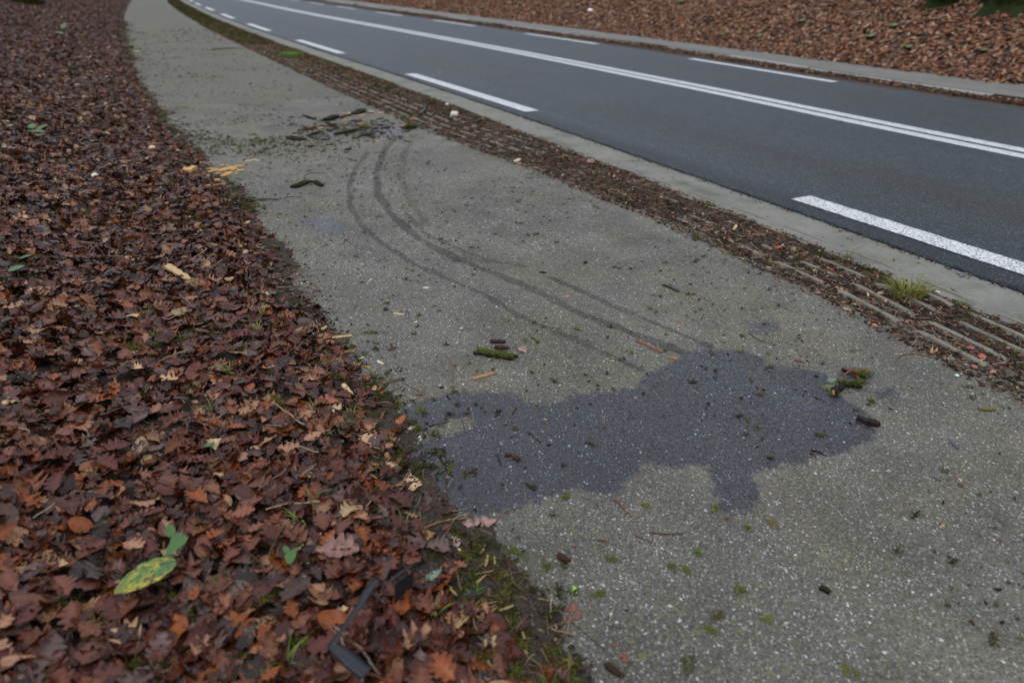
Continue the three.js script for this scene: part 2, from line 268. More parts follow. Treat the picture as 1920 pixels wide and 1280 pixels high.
const algae = (s, n, k0 = 1) => { const a = 0.3 * smooth(0.42, 0.7, fbm(s * 5 + 3, n * 11, 5)), k = k0 * (0.9 + 0.2 * fbm(s * 4, n * 9, 3)) * (1 - 0.3 * smooth(0.6, 0.75, fbm(s * 6, n * 12 + 5, 3))); return [k * (1 - 0.16 * a), k, k * (1 - 0.36 * a)]; };
{
  const g0 = new THREE.Group(); g0.name = 'kerb'; scene.add(g0); tag(g0, 'flush grey concrete kerb band along the road edge', 'kerb', null, 'structure');
  const cm = concrete(), joints = [-7, -3.1, 0.62, 5.4, 10.2, 15, 19.8, 25, 31, 38, 46, 60, 90];
  for (let k = 0; k + 1 < joints.length; k++) {
    const a = joints[k], b = joints[k + 1], near = a < 8, prof = [[0, -0.09], [0, -0.006], [0.012, 0.002], [0.1, 0.003], [0.21, 0.003], [0.32, 0.002], [0.4, 0.0], [0.408, -0.03]];
    const jog = (s, n) => 0.012 * nz(n * 14, a === s ? a : b, 3) + 0.25 * (n - kerbL(s) - 0.2) * ((s === 0.62) ? 0.55 : 0.05);
    const g = sheet(steps([a, b, near ? 0.06 : 0.5]), prof.length, (s, j) => [kerbL(s) + prof[j][0] + (j < 3 ? 0.004 * nz(s * 20, 4, 2) : 0), prof[j][1] + 0.0015 * nz(s * 3, j, 2)], (s, n) => algae(s, n));
    const p = g.attributes.position; for (let i = 0; i < p.count; i++) { const [s, n] = SN(new THREE.Vector3(p.getX(i), 0, p.getZ(i))); const end = abs(s - a) < 1e-3 ? 1 : abs(s - b) < 1e-3 ? -1 : 0; if (end) { const q = W(s + jog(end > 0 ? a : b, n) + end * 0.0022, n); p.setX(i, q.x); p.setZ(i, q.z); } }
    g.computeVertexNormals(); mesh('kerb_slab', g, cm, g0);
  }
}

// ------------------------------------------------------------------ soil, banks
const soilTex = (() => {
  const w = 1024, P = new Paint(w, w);
  for (let j = 0; j < w; j++) for (let i = 0; i < w; i++) { const o = j * w + i, x = i / w, y = j / w, v = 0.028 * (0.5 + 0.6 * wn(x * 14, y * 14, 14) + 0.7 * wn(x * 170, y * 170, 170)); P.c[o * 3] = v * 1.2; P.c[o * 3 + 1] = v * 0.95; P.c[o * 3 + 2] = v * 0.72; P.b[o] = 0.3 * wn(x * 200, y * 200, 200) + 0.4 * wn(x * 40, y * 40, 40); }
  P.stones(16000, 41, 1, 6, (q) => { const k = q(), v = 0.025 + 0.05 * q(); return k < 0.12 ? [v * 2.2, v * 1.7, v * 1.2] : k < 0.2 ? [v * 1.0, v * 1.1, v * 0.4] : [v * 1.25, v * 0.9, v * 0.66]; }, 0.85, true);
  const map = P.colour(true), bump = P.grey(P.b, true); for (const t of [map, bump]) t.repeat.set(1 / 0.8, 1 / 0.8);
  return [map, bump];
})();
const soil = std({ map: soilTex[0], bumpMap: soilTex[1], bumpScale: 0.006, roughness: 0.9 });
const leftRag = (s) => 0.055 * nz(s * 2.1, 3, 3) + 0.045 * nz(s * 8, 9, 3) - 0.03;
function leftY(s, n) {
  const d = pathL(s) - n - leftRag(s);
  return d < 0 ? d * 0.22 : 0.03 * smooth(0, 0.3, d) + 0.13 * max(0, d - 0.45) * smooth(0.45, 1.2, d) + 0.009 * nz(s * 8, n * 8, 3) * smooth(0, 0.1, d) + 0.05 * nz(s * 0.8, n * 0.8, 2) * smooth(0.5, 2, d);
}
const verR = (s) => 0.05 * nz(s * 2.6, 41, 3) + 0.03 * nz(s * 11, 47, 3), verK = (s) => 0.035 * nz(s * 2.2, 61, 3) + 0.025 * nz(s * 12, 67, 3) + 0.02;
function vergeY(s, n) {                                             // dirt washed over the grass pavers, deepest by the kerb and where the wheels left the path
  const a = n - pathR(s) + verR(s), b = kerbL(s) + verK(s) - n, e = min(a, b);
  const deep = 0.0055 + 0.014 * exp(-pow((s - 1.0) / 1.4, 2)) + 0.012 * smooth(0.28, 0.5, a) * smooth(2.6, 4, s) - 0.004 * smooth(-0.2, -1.2, s) + 0.006 * smooth(0.4, 0.62, a);
  const y = -0.0045 + deep + 0.015 * nz(s * 6, n * 8, 3) + 0.006 * nz(s * 30, n * 30, 2);
  return e < 0 ? e * 1.2 - 0.004 : mix(0.004, max(y, -0.014), smooth(0, 0.05, e));
}
const bankY = (s, n) => { const d = n - farPathR(s) - 0.06 * nz(s * 2, 5, 2); return d < 0 ? d * 0.2 : 0.04 * smooth(0, 0.3, d) + 0.4 * max(0, d - 0.2) * smooth(0.1, 1.5, d) + 0.12 * nz(s * 0.5, n * 0.5, 3) * smooth(0.3, 2.5, d); };
structure('ground', new THREE.PlaneGeometry(900, 900).rotateX(-PI / 2).translate(0, -0.5, 0), soil, 'dark soil under the road and the wood');
{
  const ss = steps([-9, -3.2, 0.2], [-3.2, 5, 0.025], [5, 14, 0.1], [14, 90, 0.8]);
  const cols = steps([-0.12, 0.5, 0.025], [0.5, 2, 0.1], [2, 6, 0.4], [6, 40, 2]);
  structure('forest_floor', sheet(ss, cols.length, (s, j) => { const n = pathL(s) - cols[cols.length - 1 - j]; return [n, leftY(s, n)]; }), soil, 'dark woodland soil under the brown leaves beside the cycle path');
  const m = 40; structure('verge', sheet(ss, m, (s, j) => { const n = mix(pathR(s) - 0.1, kerbL(s) + 0.1, j / (m - 1)); return [n, vergeY(s, n)]; }), soil, 'strip of dark dirt between the cycle path and the kerb');
  const sf = steps([-9, 40, 0.25], [40, 110, 1]);
  structure('far_verge', sheet(sf, 14, (s, j) => { const n = mix(gutR(s) - 0.05, farPathL(s) + 0.04, j / 13); return [n, 0.012 + 0.012 * nz(s * 4, n * 6, 3) - (j === 0 ? 0.02 : 0)]; }), soil, 'brown littered dirt strip across the road');
  const bc = steps([-0.1, 1, 0.08], [1, 8, 0.35], [8, 40, 2]);
  structure('bank', sheet(sf, bc.length, (s, j) => { const n = farPathR(s) + bc[j]; return [n, bankY(s, n)]; }), soil, 'leafy bank rising beyond the far footpath');
}
{
  const cm = concrete(), pink = (s, n) => { const k = algae(s, n, 0.62); return [k[0] * 1.12, k[1] * 0.95, k[2] * 1.0]; };
  structure('gutter', sheet(steps([-9, 40, 0.25], [40, 110, 1]), 5, (s, j) => [mix(roadR(s) - 0.01, gutR(s), j / 4), 0.006]), concrete({ vertexColors: false, color: col(0x9a8886) }), 'pinkish grey concrete gutter strip along the far road edge');
  structure('far_footpath', sheet(steps([-9, 40, 0.25], [40, 110, 1]), 12, (s, j) => [mix(farPathL(s), farPathR(s) + 0.25, j / 11), 0.045], (s, n) => { const k = 0.88 * (0.86 + 0.25 * fbm(s * 1.5, n * 3, 3)); return [k, k * 0.99, k * 1.0]; }), cm, 'narrow grey footpath across the road below the leafy bank');
  const em = std({ color: 0x9a9894, roughness: 0.8 }), eg = new THREE.Group(); eg.name = 'edging'; scene.add(eg); tag(eg, 'pale concrete edging stones along the far footpath', 'edging', null, 'structure');
  for (let s = -4, k = 0; s < 44; s += 1.02, k++) { if (h2(k, 77) < 0.14) continue; const g = sheet(steps([s, s + 1, 0.25]), 4, (x, j) => [farPathL(x) - [0.07, 0.068, 0.006, 0][j], [-0.02, 0.05, 0.05, 0.04][j] - 0.018 * h2(k, 3)]); mesh('edging_stone', g, em, eg); }
}

// ------------------------------------------------------------------ leaves
// one leaf lying along +x from its stalk, unit length, top up
function leafGeo(kind, seed, rows = 34) {
  const q = rng(seed), pos = [], idx = [], cl = [], C = [-1, -0.55, 0, 0.55, 1];
  const lobes = kind === 'oak' ? 4.2 + q() * 1.3 : 3.1 + q() * 0.8, ph = q() * 0.3 + 0.3, Wd = kind === 'oak' ? 0.3 + 0.07 * q() : kind === 'redoak' ? 0.36 + 0.06 * q() : 0.27 + 0.06 * q();
  const bl = (q() - 0.4) * 0.9, bx = (q() - 0.45) * 1.6, tw = (q() - 0.5) * 1.3, rf = 0.05 + 0.08 * q(), asym = 0.85 + 0.3 * q(), sw = (q() - 0.5) * 0.25;
  for (let i = 0; i < rows; i++) {
    const u = -0.14 + 1.14 * i / (rows - 1), v = clamp(u), inBlade = u > 0;
    let w = 0.008, fw = 0;
    if (inBlade) {
      if (kind === 'beech') w = Wd * pow(sin(PI * pow(v, 0.9)), 0.8);
      else {
        const env = pow(sin(PI * pow(v, kind === 'oak' ? 1.28 : 1.05)), 0.75), L = 0.5 + 0.5 * cos(2 * PI * (v * lobes - ph));
        w = Wd * env * (kind === 'oak' ? 0.56 + 0.44 * pow(L, 0.5) : 0.36 + 0.64 * pow(L, 1.3)); fw = (kind === 'oak' ? 0.05 : 0.1) * (L - 0.4) * smooth(0, 0.1, env);
        if (v > 0.965) w = max(w, Wd * 0.12 * (1 - v) / 0.035);
      }
      w = max(w, 0.006);
    }
    for (const c of C) {
      const side = c > 0 ? asym : 2 - asym, y = c * w * side + sw * (v * v - v), x = u + fw * abs(c), a = c * w * 2;
      const z = bl * ((u - 0.5) * (u - 0.5) - 0.2) + bx * (c * w) * (c * w) * 3 + tw * c * w * (v - 0.5) + rf * abs(c) * nz(u * 5 + seed, c * 2 + seed * 3, 2) + (c === 0 ? -0.006 : 0);
      pos.push(x - 0.45, z, -y);
      const k = !inBlade ? 0.85 : c === 0 ? 1.25 : (0.78 + 0.4 * fbm(u * 7 + seed, c * 4 + 20, 3)) * (0.94 + 0.12 * cos(2 * PI * (v * lobes - ph))); cl.push(k, k * (c === 0 ? 1.02 : 1), k);
    }
  }
  const m = C.length; for (let i = 0; i < rows - 1; i++) for (let j = 0; j < m - 1; j++) { const a = i * m + j, b = a + m; idx.push(a, b, a + 1, b, b + 1, a + 1); }
  const g = new THREE.BufferGeometry(); g.setAttribute('position', new THREE.Float32BufferAttribute(pos, 3)); g.setAttribute('color', new THREE.Float32BufferAttribute(cl, 3)); g.setIndex(idx); g.computeVertexNormals(); return g;
}
const LEAVES = []; for (let k = 0; k < 7; k++) LEAVES.push(['oak', leafGeo('oak', 101 + k * 13)]); for (let k = 0; k < 3; k++) LEAVES.push(['redoak', leafGeo('redoak', 301 + k * 17)]); for (let k = 0; k < 3; k++) LEAVES.push(['beech', leafGeo('beech', 501 + k * 19, 20)]);
const FARLEAF = LEAVES.map(([k], i) => [k, leafGeo(k, 901 + i * 7, 28)]);
const wetLeaf = std({ color: 0xffffff, vertexColors: true, roughness: 0.3, side: THREE.DoubleSide, specularIntensity: 0.5 }), dryLeaf = std({ color: 0xffffff, vertexColors: true, roughness: 0.7, side: THREE.DoubleSide, specularIntensity: 0.4 });
const LITTER = [[0x4a2417, 26], [0x5e3220, 20], [0x4d342b, 13], [0x78492f, 13], [0x7c3e12, 11], [0x986c4c, 10], [0x2e1a12, 14], [0xb8966e, 3], [0x5a463e, 5]];
const BANK = [[0x80583f, 24], [0x9a7056, 20], [0x694231, 18], [0xb08a70, 12], [0x523427, 12], [0x8e5a33, 9], [0xb8967c, 2], [0x7d665a, 9]];
function tone(p) { const t = p.reduce((a, b) => a + b[1], 0); let r = R0() * t; for (const [c, w] of p) if ((r -= w) < 0) { const k = (p === LITTER ? 0.46 : p === BANK ? 0.54 : 0.62) + 0.5 * R0(), o = col(c); o.r *= k; o.g *= k * (0.94 + 0.12 * R0()); o.b *= k; return o; } return col(p[0][0]); }
const UP = new THREE.Vector3(0, 1, 0), ROOT = new THREE.Object3D();
function spin(tilt, nx = 0, nz_ = 0) {                              // random heading, then a lean; nx, nz_ is the slope of the ground
  const a = R0() * 2 * PI, n = new THREE.Vector3(-nx + tilt * cos(a), 1, -nz_ + tilt * sin(a)).normalize();
  return new THREE.Quaternion().setFromUnitVectors(UP, n).multiply(new THREE.Quaternion().setFromAxisAngle(UP, R0() * 2 * PI));
}
class Scatter {                                                     // many small copies of a few shapes, kept as one mass
  constructor(name, label, category, shapes, mat) { this.name = name; this.label = label; this.category = category; this.shapes = shapes; this.mat = mat; this.list = shapes.map(() => []); }
  put(p, quat, scale, colour, k = floor(R0() * this.shapes.length)) { this.list[k].push([p, quat, scale, colour]); }
  build() {
    const g = new THREE.Group(); g.name = this.name; scene.add(g); tag(g, this.label, this.category, null, 'stuff');
    const M = new THREE.Matrix4(), S = new THREE.Vector3(); let n = 0;
    this.shapes.forEach((geo, k) => {
      const L = this.list[k]; if (!L.length) return;
      const im = new THREE.InstancedMesh(geo, this.mat, L.length); im.name = 'layer'; im.userData.kind = 'stuff'; im.castShadow = im.receiveShadow = true;
      L.forEach(([p, q, s, c], i) => { im.setMatrixAt(i, M.compose(p, q, typeof s === 'number' ? S.set(s, s, s) : s)); im.setColorAt(i, c); }); g.add(im); n += L.length;
    });
    console.log(this.name, n); return g;
  }
}
const slope = (f, s, n) => { const e = 0.05, a = (f(s + e, n) - f(s - e, n)) / (2 * e), b = (f(s, n + e) - f(s, n - e)) / (2 * e); return [a * TX + b * NX, a * TZ + b * NZ]; };
{
  R0 = rng(2024);
  const near = new Scatter('leaf_litter', 'deep carpet of wet brown oak and beech leaves on the wood floor beside the cycle path', 'leaf litter', LEAVES.map((l) => l[1]), wetLeaf);
  const put = (s, n, lay, sc) => {
    sc *= 0.86; const d = pathL(s) - n - leftRag(s), y = leftY(s, n), p = W(s, n, y); if (!inView(p, 420)) return;
    const [gx, gz] = slope(leftY, s, n); p.y += 0.006 + lay; near.put(p, spin(R0() < 0.16 ? rr(0.5, 1.5) : abs(gauss()) * 0.36, gx, gz), sc, tone(LITTER));
  };
  const cover = (d, s, n) => max(0.1 * smooth(-0.08, 0, d), smooth(-0.09, 0.2, d + 0.17 * nz(s * 2.3, n * 2.3, 3)));
  const band = (s0, s1, w, dens, sc) => { const N = (s1 - s0) * w * dens; for (let i = 0; i < N; i++) { const s = rr(s0, s1), n = pathL(s) - R0() * w, d = pathL(s) - n; if (R0() > cover(d, s, n)) continue; put(s, n, pow(R0(), 1.3) * 0.034 * smooth(0, 0.4, d), mix(0.042, 0.1, pow(R0(), 1.4)) * sc); } };
  band(-3.6, 2.5, 2.6, 1900, 1); band(2.5, 8, 3, 1300, 1); band(8, 18, 4.5, 800, 1.1); band(18, 46, 8, 420, 1.3);
  near.build();
  const far = new Scatter('leaf_cover', 'carpet of tan and red brown fallen leaves on the bank across the road', 'leaf litter', FARLEAF.map((l) => l[1]), dryLeaf);
  const fb = (s0, s1, w, dens, sc) => { const N = (s1 - s0) * w * dens; for (let i = 0; i < N; i++) { const s = rr(s0, s1), dn = R0() * w, n = farPathR(s) + dn, p = W(s, n, bankY(s, n)); if (R0() > smooth(-0.05, 0.4, dn + 0.2 * nz(s * 2, n * 3, 2)) || !inView(p, 250)) continue; const [gx, gz] = slope(bankY, s, n); p.y += R0() * 0.04; far.put(p, spin(R0() < 0.09 ? rr(0.5, 1.2) : abs(gauss()) * 0.28, gx, gz), rr(0.06, 0.12) * sc, tone(BANK)); } };
  fb(-2, 14, 8, 560, 1); fb(14, 30, 9, 420, 1.1); fb(30, 60, 10, 200, 1.4);
  far.build();
}
// ------------------------------------------------------------------ moss, twigs and crumbs
function bladesGeo(n, seed, len, wid, spread, curl = 0.5) {
  const q = rng(seed), pos = [], cl = [];
  for (let i = 0; i < n; i++) {
    const a = q() * 2 * PI, r0 = sqrt(q()) * spread, x = cos(q() * 6.3) * r0, z = sin(q() * 6.3) * r0, l = len * (0.5 + 0.8 * q()), le = 0.25 + 0.9 * q(), w = wid * (0.6 + 0.8 * q()), dx = cos(a), dz = sin(a), k = 0.6 + 0.8 * q();
    const P = (t, sd) => { const r = l * le * t * (1 + curl * t), h = l * (t - 0.35 * curl * t * t) * (1.1 - 0.5 * le), ww = w * (1 - t * t) * sd; return [x + dx * r - dz * ww, h, z + dz * r + dx * ww]; };
    for (let t = 0; t < 2; t++) { const A = P(t / 2, -1), B = P(t / 2, 1), Cc = P((t + 1) / 2, -1), D = P((t + 1) / 2, 1); for (const v of [A, B, Cc, B, D, Cc]) { pos.push(...v); cl.push(k, k, k * 0.9); } }
  }
  const g = new THREE.BufferGeometry(); g.setAttribute('position', new THREE.Float32BufferAttribute(pos, 3)); g.setAttribute('color', new THREE.Float32BufferAttribute(cl, 3)); g.computeVertexNormals(); return g;
}
function tubeGeo(pts, rads, sides = 7, rough = 0.12, seed = 1, ends = true) {   // a tapered, slightly knobbly stick
  const pos = [], idx = [], m = pts.length, T = new THREE.Vector3(), Nn = new THREE.Vector3(), B = new THREE.Vector3(), ref = new THREE.Vector3(0.13, 0.95, 0.28).normalize();
  for (let i = 0; i < m; i++) {
    T.copy(pts[min(m - 1, i + 1)]).sub(pts[max(0, i - 1)]).normalize(); Nn.copy(ref).addScaledVector(T, -ref.dot(T)).normalize(); B.crossVectors(T, Nn);
    for (let j = 0; j < sides; j++) { const a = j / sides * 2 * PI, r = rads[i] * (1 + rough * (h2(i * 7 + j, seed) * 2 - 1)); pos.push(pts[i].x + r * (cos(a) * Nn.x + sin(a) * B.x), pts[i].y + r * (cos(a) * Nn.y + sin(a) * B.y), pts[i].z + r * (cos(a) * Nn.z + sin(a) * B.z)); }
  }
  for (let i = 0; i < m - 1; i++) for (let j = 0; j < sides; j++) { const a = i * sides + j, b = i * sides + (j + 1) % sides, c = a + sides, d = b + sides; idx.push(a, b, c, b, d, c); }
  if (ends) for (const [i, s] of [[0, -1], [m - 1, 1]]) { const c = pos.length / 3; pos.push(pts[i].x, pts[i].y, pts[i].z); for (let j = 0; j < sides; j++) { const a = i * sides + j, b = i * sides + (j + 1) % sides; s > 0 ? idx.push(a, b, c) : idx.push(b, a, c); } }
  const g = new THREE.BufferGeometry(); g.setAttribute('position', new THREE.Float32BufferAttribute(pos, 3)); g.setIndex(idx); g.computeVertexNormals(); return g;
}
function twigGeo(seed, bend = 0.12, r = 0.03) { const q = rng(seed), pts = [], rd = [], n = 9; let y = 0, z = 0, dz = (q() - 0.5) * bend; for (let i = 0; i < n; i++) { pts.push(new THREE.Vector3(i / (n - 1) - 0.5, 0.02 + 0.05 * q() * bend, z)); rd.push(r * (1 - 0.45 * i / n) * (0.85 + 0.3 * q())); dz += (q() - 0.5) * bend; z += dz * 0.3; } return tubeGeo(pts, rd, 6, 0.15, seed); }
function chipGeo(seed, flat = 0.25, taper = 0.5, nx = 6) {            // a torn flake or splinter, unit length
  const q = rng(seed), g = new THREE.BoxGeometry(1, 0.5 * flat, 0.4, nx, 2, 3), p = g.attributes.position, by = (q() - 0.5) * 0.3, bz = (q() - 0.5) * 0.4;
  for (let i = 0; i < p.count; i++) { let x = p.getX(i), y = p.getY(i), z = p.getZ(i); const e = abs(x) * 2, k = 1 - taper * pow(e, 2.5) * (x > 0 ? 1 : 0.6); z = z * k * (0.55 + 0.9 * fbm(x * 7 + seed, z > 0 ? 3 : 33, 3)); y *= 0.35 + 1.2 * fbm(x * 6 + seed, z * 9 + 9, 3); if (e > 0.7) x += (e - 0.7) * 0.9 * (fbm(z * 16 + seed, x > 0 ? 5 : 50, 3) - 0.5); p.setXYZ(i, x, y + by * (0.25 - x * x) + 0.07 * nz(x * 5, z * 8 + seed, 2) * flat, z + bz * x * x); }
  if (nx > 6) { const f = g.toNonIndexed(); f.computeVertexNormals(); return f; }
  g.computeVertexNormals(); return g;
}
const moss = std({ vertexColors: true, color: 0xffffff, roughness: 0.9, side: THREE.DoubleSide, specularIntensity: 0.2 });
const matte = std({ color: 0xffffff, roughness: 0.85, specularIntensity: 0.35 });
const MOSSY = [[0x3f431b, 5], [0x525822, 3], [0x2c3014, 6], [0x665e2a, 2], [0x453d1e, 6]], WOODY = [[0x4a382b, 6], [0x2f231c, 5], [0x6b5542, 4], [0x8a7660, 2], [0x5d3a2a, 3]], PALE = [[0xb59a74, 3], [0xcbb48d, 2], [0x8a6f52, 3]], TWIGGY = [[0x8a7762, 3], [0x9c8a74, 2], [0x74604c, 3]], SCRAPS = [[0x8f5a4a, 3], [0xa87462, 3], [0x7a4a38, 3], [0xa0503f, 1]], EARTH = [[0x35271e, 6], [0x20170f, 5], [0x4d3426, 4], [0x6d4a36, 2], [0x8c7a64, 1]];
{
  R0 = rng(55);
  const M = new Scatter('moss_cover', 'low green moss creeping over the path edges, verge and litter', 'moss', [1, 2, 3, 4].map((k) => bladesGeo(26, k * 31, 0.011, 0.0011, 0.012)), moss);
  const Tw = new Scatter('twig_litter', 'fine broken twigs and needles strewn over the soil', 'twigs', [1, 2, 3, 4, 5, 6, 7].map((k) => twigGeo(k * 41, 0.3, 0.024)), matte);
  const C = new Scatter('bark_crumbs', 'crumbs of bark, leaf scraps and grit on path and soil', 'debris', [1, 2, 3, 4, 5, 6].map((k) => chipGeo(k * 51, 0.28 + 0.06 * k, 0.4 + 0.05 * k, 4)), matte);
  const drop = (S, s, n, f, sc, pal, tilt, lift = 0) => { const p = W(s, n, f(s, n) + lift); if (!inView(p, 200)) return; S.put(p, spin(tilt), sc, tone(pal)); };
  const flat = () => 0.001;
  // along the left edge of the path
  for (let i = 0; i < 30000; i++) {
    const s = -3.4 + pow(R0(), 1.6) * 26, d = gauss() * 0.13 + 0.12, n = pathL(s) - leftRag(s) - d; if (d < -0.02) { if (R0() < 0.7) continue; }
    const y = (a, b) => max(0.001, leftY(a, b)), k = R0(), big = 1 + s * 0.05;
    if (k < 0.4) { if (fbm(s * 3 + 5, n * 3, 3) > 0.57) drop(M, s, n, y, rr(0.7, 1.5) * big, MOSSY, 0.3); }
    else if (k < 0.66) drop(Tw, s, n, y, rr(0.018, 0.065) * big, R0() < 0.22 ? TWIGGY : R0() < 0.05 ? PALE : WOODY, 0.25, 0.004); else drop(C, s, n, y, rr(0.005, 0.017) * big, R0() < 0.04 ? PALE : EARTH, 0.5, 0.002);
  }
  for (let i = 0; i < 9000; i++) { const s = -3.4 + pow(R0(), 1.4) * 16, n = pathL(s) - 0.3 - pow(R0(), 1.5) * 2.2; if (fbm(s * 2.2 + 40, n * 2.2, 3) > 0.55) drop(M, s, n, leftY, rr(0.8, 1.7), MOSSY, 0.3, 0.024); else if (R0() < 0.12) drop(Tw, s, n, leftY, rr(0.03, 0.13), R0() < 0.4 ? TWIGGY : WOODY, 0.2, 0.036); }
  // on the verge
  for (let i = 0; i < 46000; i++) {
    const s = -3 + pow(R0(), 1.5) * 24, n = mix(pathR(s) - 0.06 - 0.04 * R0(), kerbL(s) + 0.05 * R0() + 0.02, R0()), y = (a, b) => max(vergeY(a, b), 0), k = R0(), big = 1 + s * 0.05, e = (n - pathR(s)) / 0.5;
    if (k < 0.14) { if (fbm(s * 2.5 + 70, n * 5, 3) + 0.14 * e * smooth(2, 5, s) > 0.52) drop(M, s, n, y, rr(0.7, 1.6) * big, MOSSY, 0.3); }
    else if (k < 0.42) drop(Tw, s, n, y, rr(0.02, 0.08) * big, R0() < 0.3 ? TWIGGY : WOODY, 0.2, 0.004); else drop(C, s, n, y, rr(0.006, 0.024) * big, R0() < 0.05 ? PALE : R0() < 0.08 ? SCRAPS : EARTH, 0.5, 0.003);
  }
  for (let i = 0; i < 16000; i++) { const s = 13 + R0() * 36, n = mix(pathR(s) - 0.04, kerbL(s) + 0.04, R0()), y = (a, b) => max(vergeY(a, b), 0); if (R0() < 0.3) drop(M, s, n, y, rr(2, 4), MOSSY, 0.3); else drop(C, s, n, y, rr(0.02, 0.06), R0() < 0.08 ? SCRAPS : EARTH, 0.4, 0.004); }
  // scattered over the path, thicker round the far debris line, and along the seam between kerb and asphalt
  for (let i = 0; i < 17000; i++) {
    const heap = R0() < 0.3, s = heap ? 3.3 + gauss() * 0.45 : -3 + pow(R0(), 1.3) * 22, n = rr(pathL(s) + 0.03, pathR(s)), k = R0(), big = 1 + max(0, s) * 0.06, dens = smooth(0.3, 0.62, fbm(s * 1.6 + 11, n * 1.6, 3)) * (s < 2.2 ? 0.8 : s > 4.6 ? 0.4 : 0.75); if (R0() > dens) continue;
    const sz = pow(R0(), 2.6);
    if (k < 0.34) drop(M, s, n, flat, (0.45 + 0.75 * sz) * big, MOSSY, 0.4); else if (k < 0.5) drop(Tw, s, n, flat, (0.016 + 0.035 * sz) * big, WOODY, 0.1, 0.002); else drop(C, s, n, flat, (0.005 + 0.013 * sz) * big, R0() < 0.1 ? PALE : R0() < 0.15 ? BANK : EARTH, 0.4, 0.001);
  }
  for (let i = 0; i < 2600; i++) { const s = rr(-3, 12), n = kerbR(s) - 0.012 + 0.02 * gauss(); drop(C, s, n, () => 0.001, rr(0.005, 0.014), R0() < 0.1 ? MOSSY : EARTH, 0.5, 0.002); }
  for (let i = 0; i < 240; i++) { const s = rr(-3, 10), n = rr(kerbL(s), kerbR(s)); if (R0() < 0.5) drop(M, s, n, () => 0.003, rr(0.4, 0.8), MOSSY, 0.4); else drop(C, s, n, () => 0.003, rr(0.004, 0.01), EARTH, 0.4, 0.001); }
  for (let i = 0; i < 9000; i++) { const s = rr(-1, 30), n = mix(gutR(s), farPathL(s), R0()), y = () => 0.02; drop(C, s, n, y, rr(0.02, 0.06), R0() < 0.12 ? MOSSY : R0() < 0.3 ? BANK : EARTH, 0.4, 0.006); }
  M.build(); Tw.build(); C.build();
}
// ------------------------------------------------------------------ things: where a sight line meets the ground
function terrain(s, n) {
  if (n < pathL(s) + 0.1) return max(0, leftY(s, n)); if (n < pathR(s) - 0.12) return 0;
  if (n < kerbL(s) + 0.1) return max(0, vergeY(s, n)); if (n < kerbR(s)) return 0.003; if (n < roadR(s)) return 0.013; if (n < farPathL(s)) return 0.015; return n < farPathR(s) ? 0.045 : max(0.045, bankY(s, n));
}
const litterTop = (s, n) => { const d = pathL(s) - n - leftRag(s); return 0.03 * smooth(0.08, 0.4, d); };
function hit(px, py) {
  const q = at(px, py, 0), e = new THREE.Vector3(0, EYE, 0), d = q.clone().sub(e).normalize(), p = e.clone(), L = min(80, q.distanceTo(e) + 1);
  for (let t = 0.8; t < L; t += max(0.004, t * 0.0015)) { p.copy(e).addScaledVector(d, t); const [s, n] = SN(p), y = terrain(s, n) + litterTop(s, n); if (p.y <= y) { p.y = y; return p; } }
  return q;
}
const base = (name, p, label, category, group) => { const g = new THREE.Group(); g.name = numbered(name); g.position.copy(p); scene.add(g); return tag(g, label, category, group); };
const MATS = new Map();
const tint = (hex, rough = 0.8, o = {}) => { const k = hex + '/' + rough + JSON.stringify(o); if (!MATS.has(k)) MATS.set(k, std({ color: hex, roughness: rough, ...o })); return MATS.get(k); };
// wood and bark grain
const grain = (() => { const w = 256, P = new Paint(w, w); for (let j = 0; j < w; j++) for (let i = 0; i < w; i++) { const o = j * w + i, v = 0.72 + 0.3 * wn(i / w * 4, j / w * 40, 40) + 0.2 * wn(i / w * 12, j / w * 90, 90) - 0.12; P.c[o * 3] = v; P.c[o * 3 + 1] = v * 0.97; P.c[o * 3 + 2] = v * 0.92; P.b[o] = wn(i / w * 6, j / w * 60, 60); } return [P.colour(true), P.grey(P.b, true)]; })();
const wood = (hex, rough = 0.75) => { const k = 'w' + hex + rough; if (!MATS.has(k)) MATS.set(k, std({ color: hex, roughness: rough, map: grain[0], bumpMap: grain[1], bumpScale: 0.0006, specularIntensity: 0.4 })); return MATS.get(k); };
const barkTex = (() => { const w = 256, P = new Paint(w, w); for (let j = 0; j < w; j++) for (let i = 0; i < w; i++) { const o = j * w + i, x = i / w, y = j / w, r = wn(x * 10, y * 26, 26), v = 0.45 + 0.6 * r + 0.35 * wn(x * 50, y * 60, 60) - 0.1; P.c[o * 3] = v; P.c[o * 3 + 1] = v * 0.96; P.c[o * 3 + 2] = v * 0.9; P.b[o] = r; } return [P.colour(true), P.grey(P.b, true)]; })();
const bark = (hex, rough = 0.85) => { const k = 'b' + hex + rough; if (!MATS.has(k)) MATS.set(k, std({ color: hex, roughness: rough, map: barkTex[0], bumpMap: barkTex[1], bumpScale: 0.003, specularIntensity: 0.4 })); return MATS.get(k); };
function boxUV(g, k = 12) { const p = g.attributes.position, u = new Float32Array(p.count * 2); for (let i = 0; i < p.count; i++) { u[i * 2] = p.getX(i) * k; u[i * 2 + 1] = (p.getZ(i) + p.getY(i)) * k; } g.setAttribute('uv', new THREE.BufferAttribute(u, 2)); return g; }
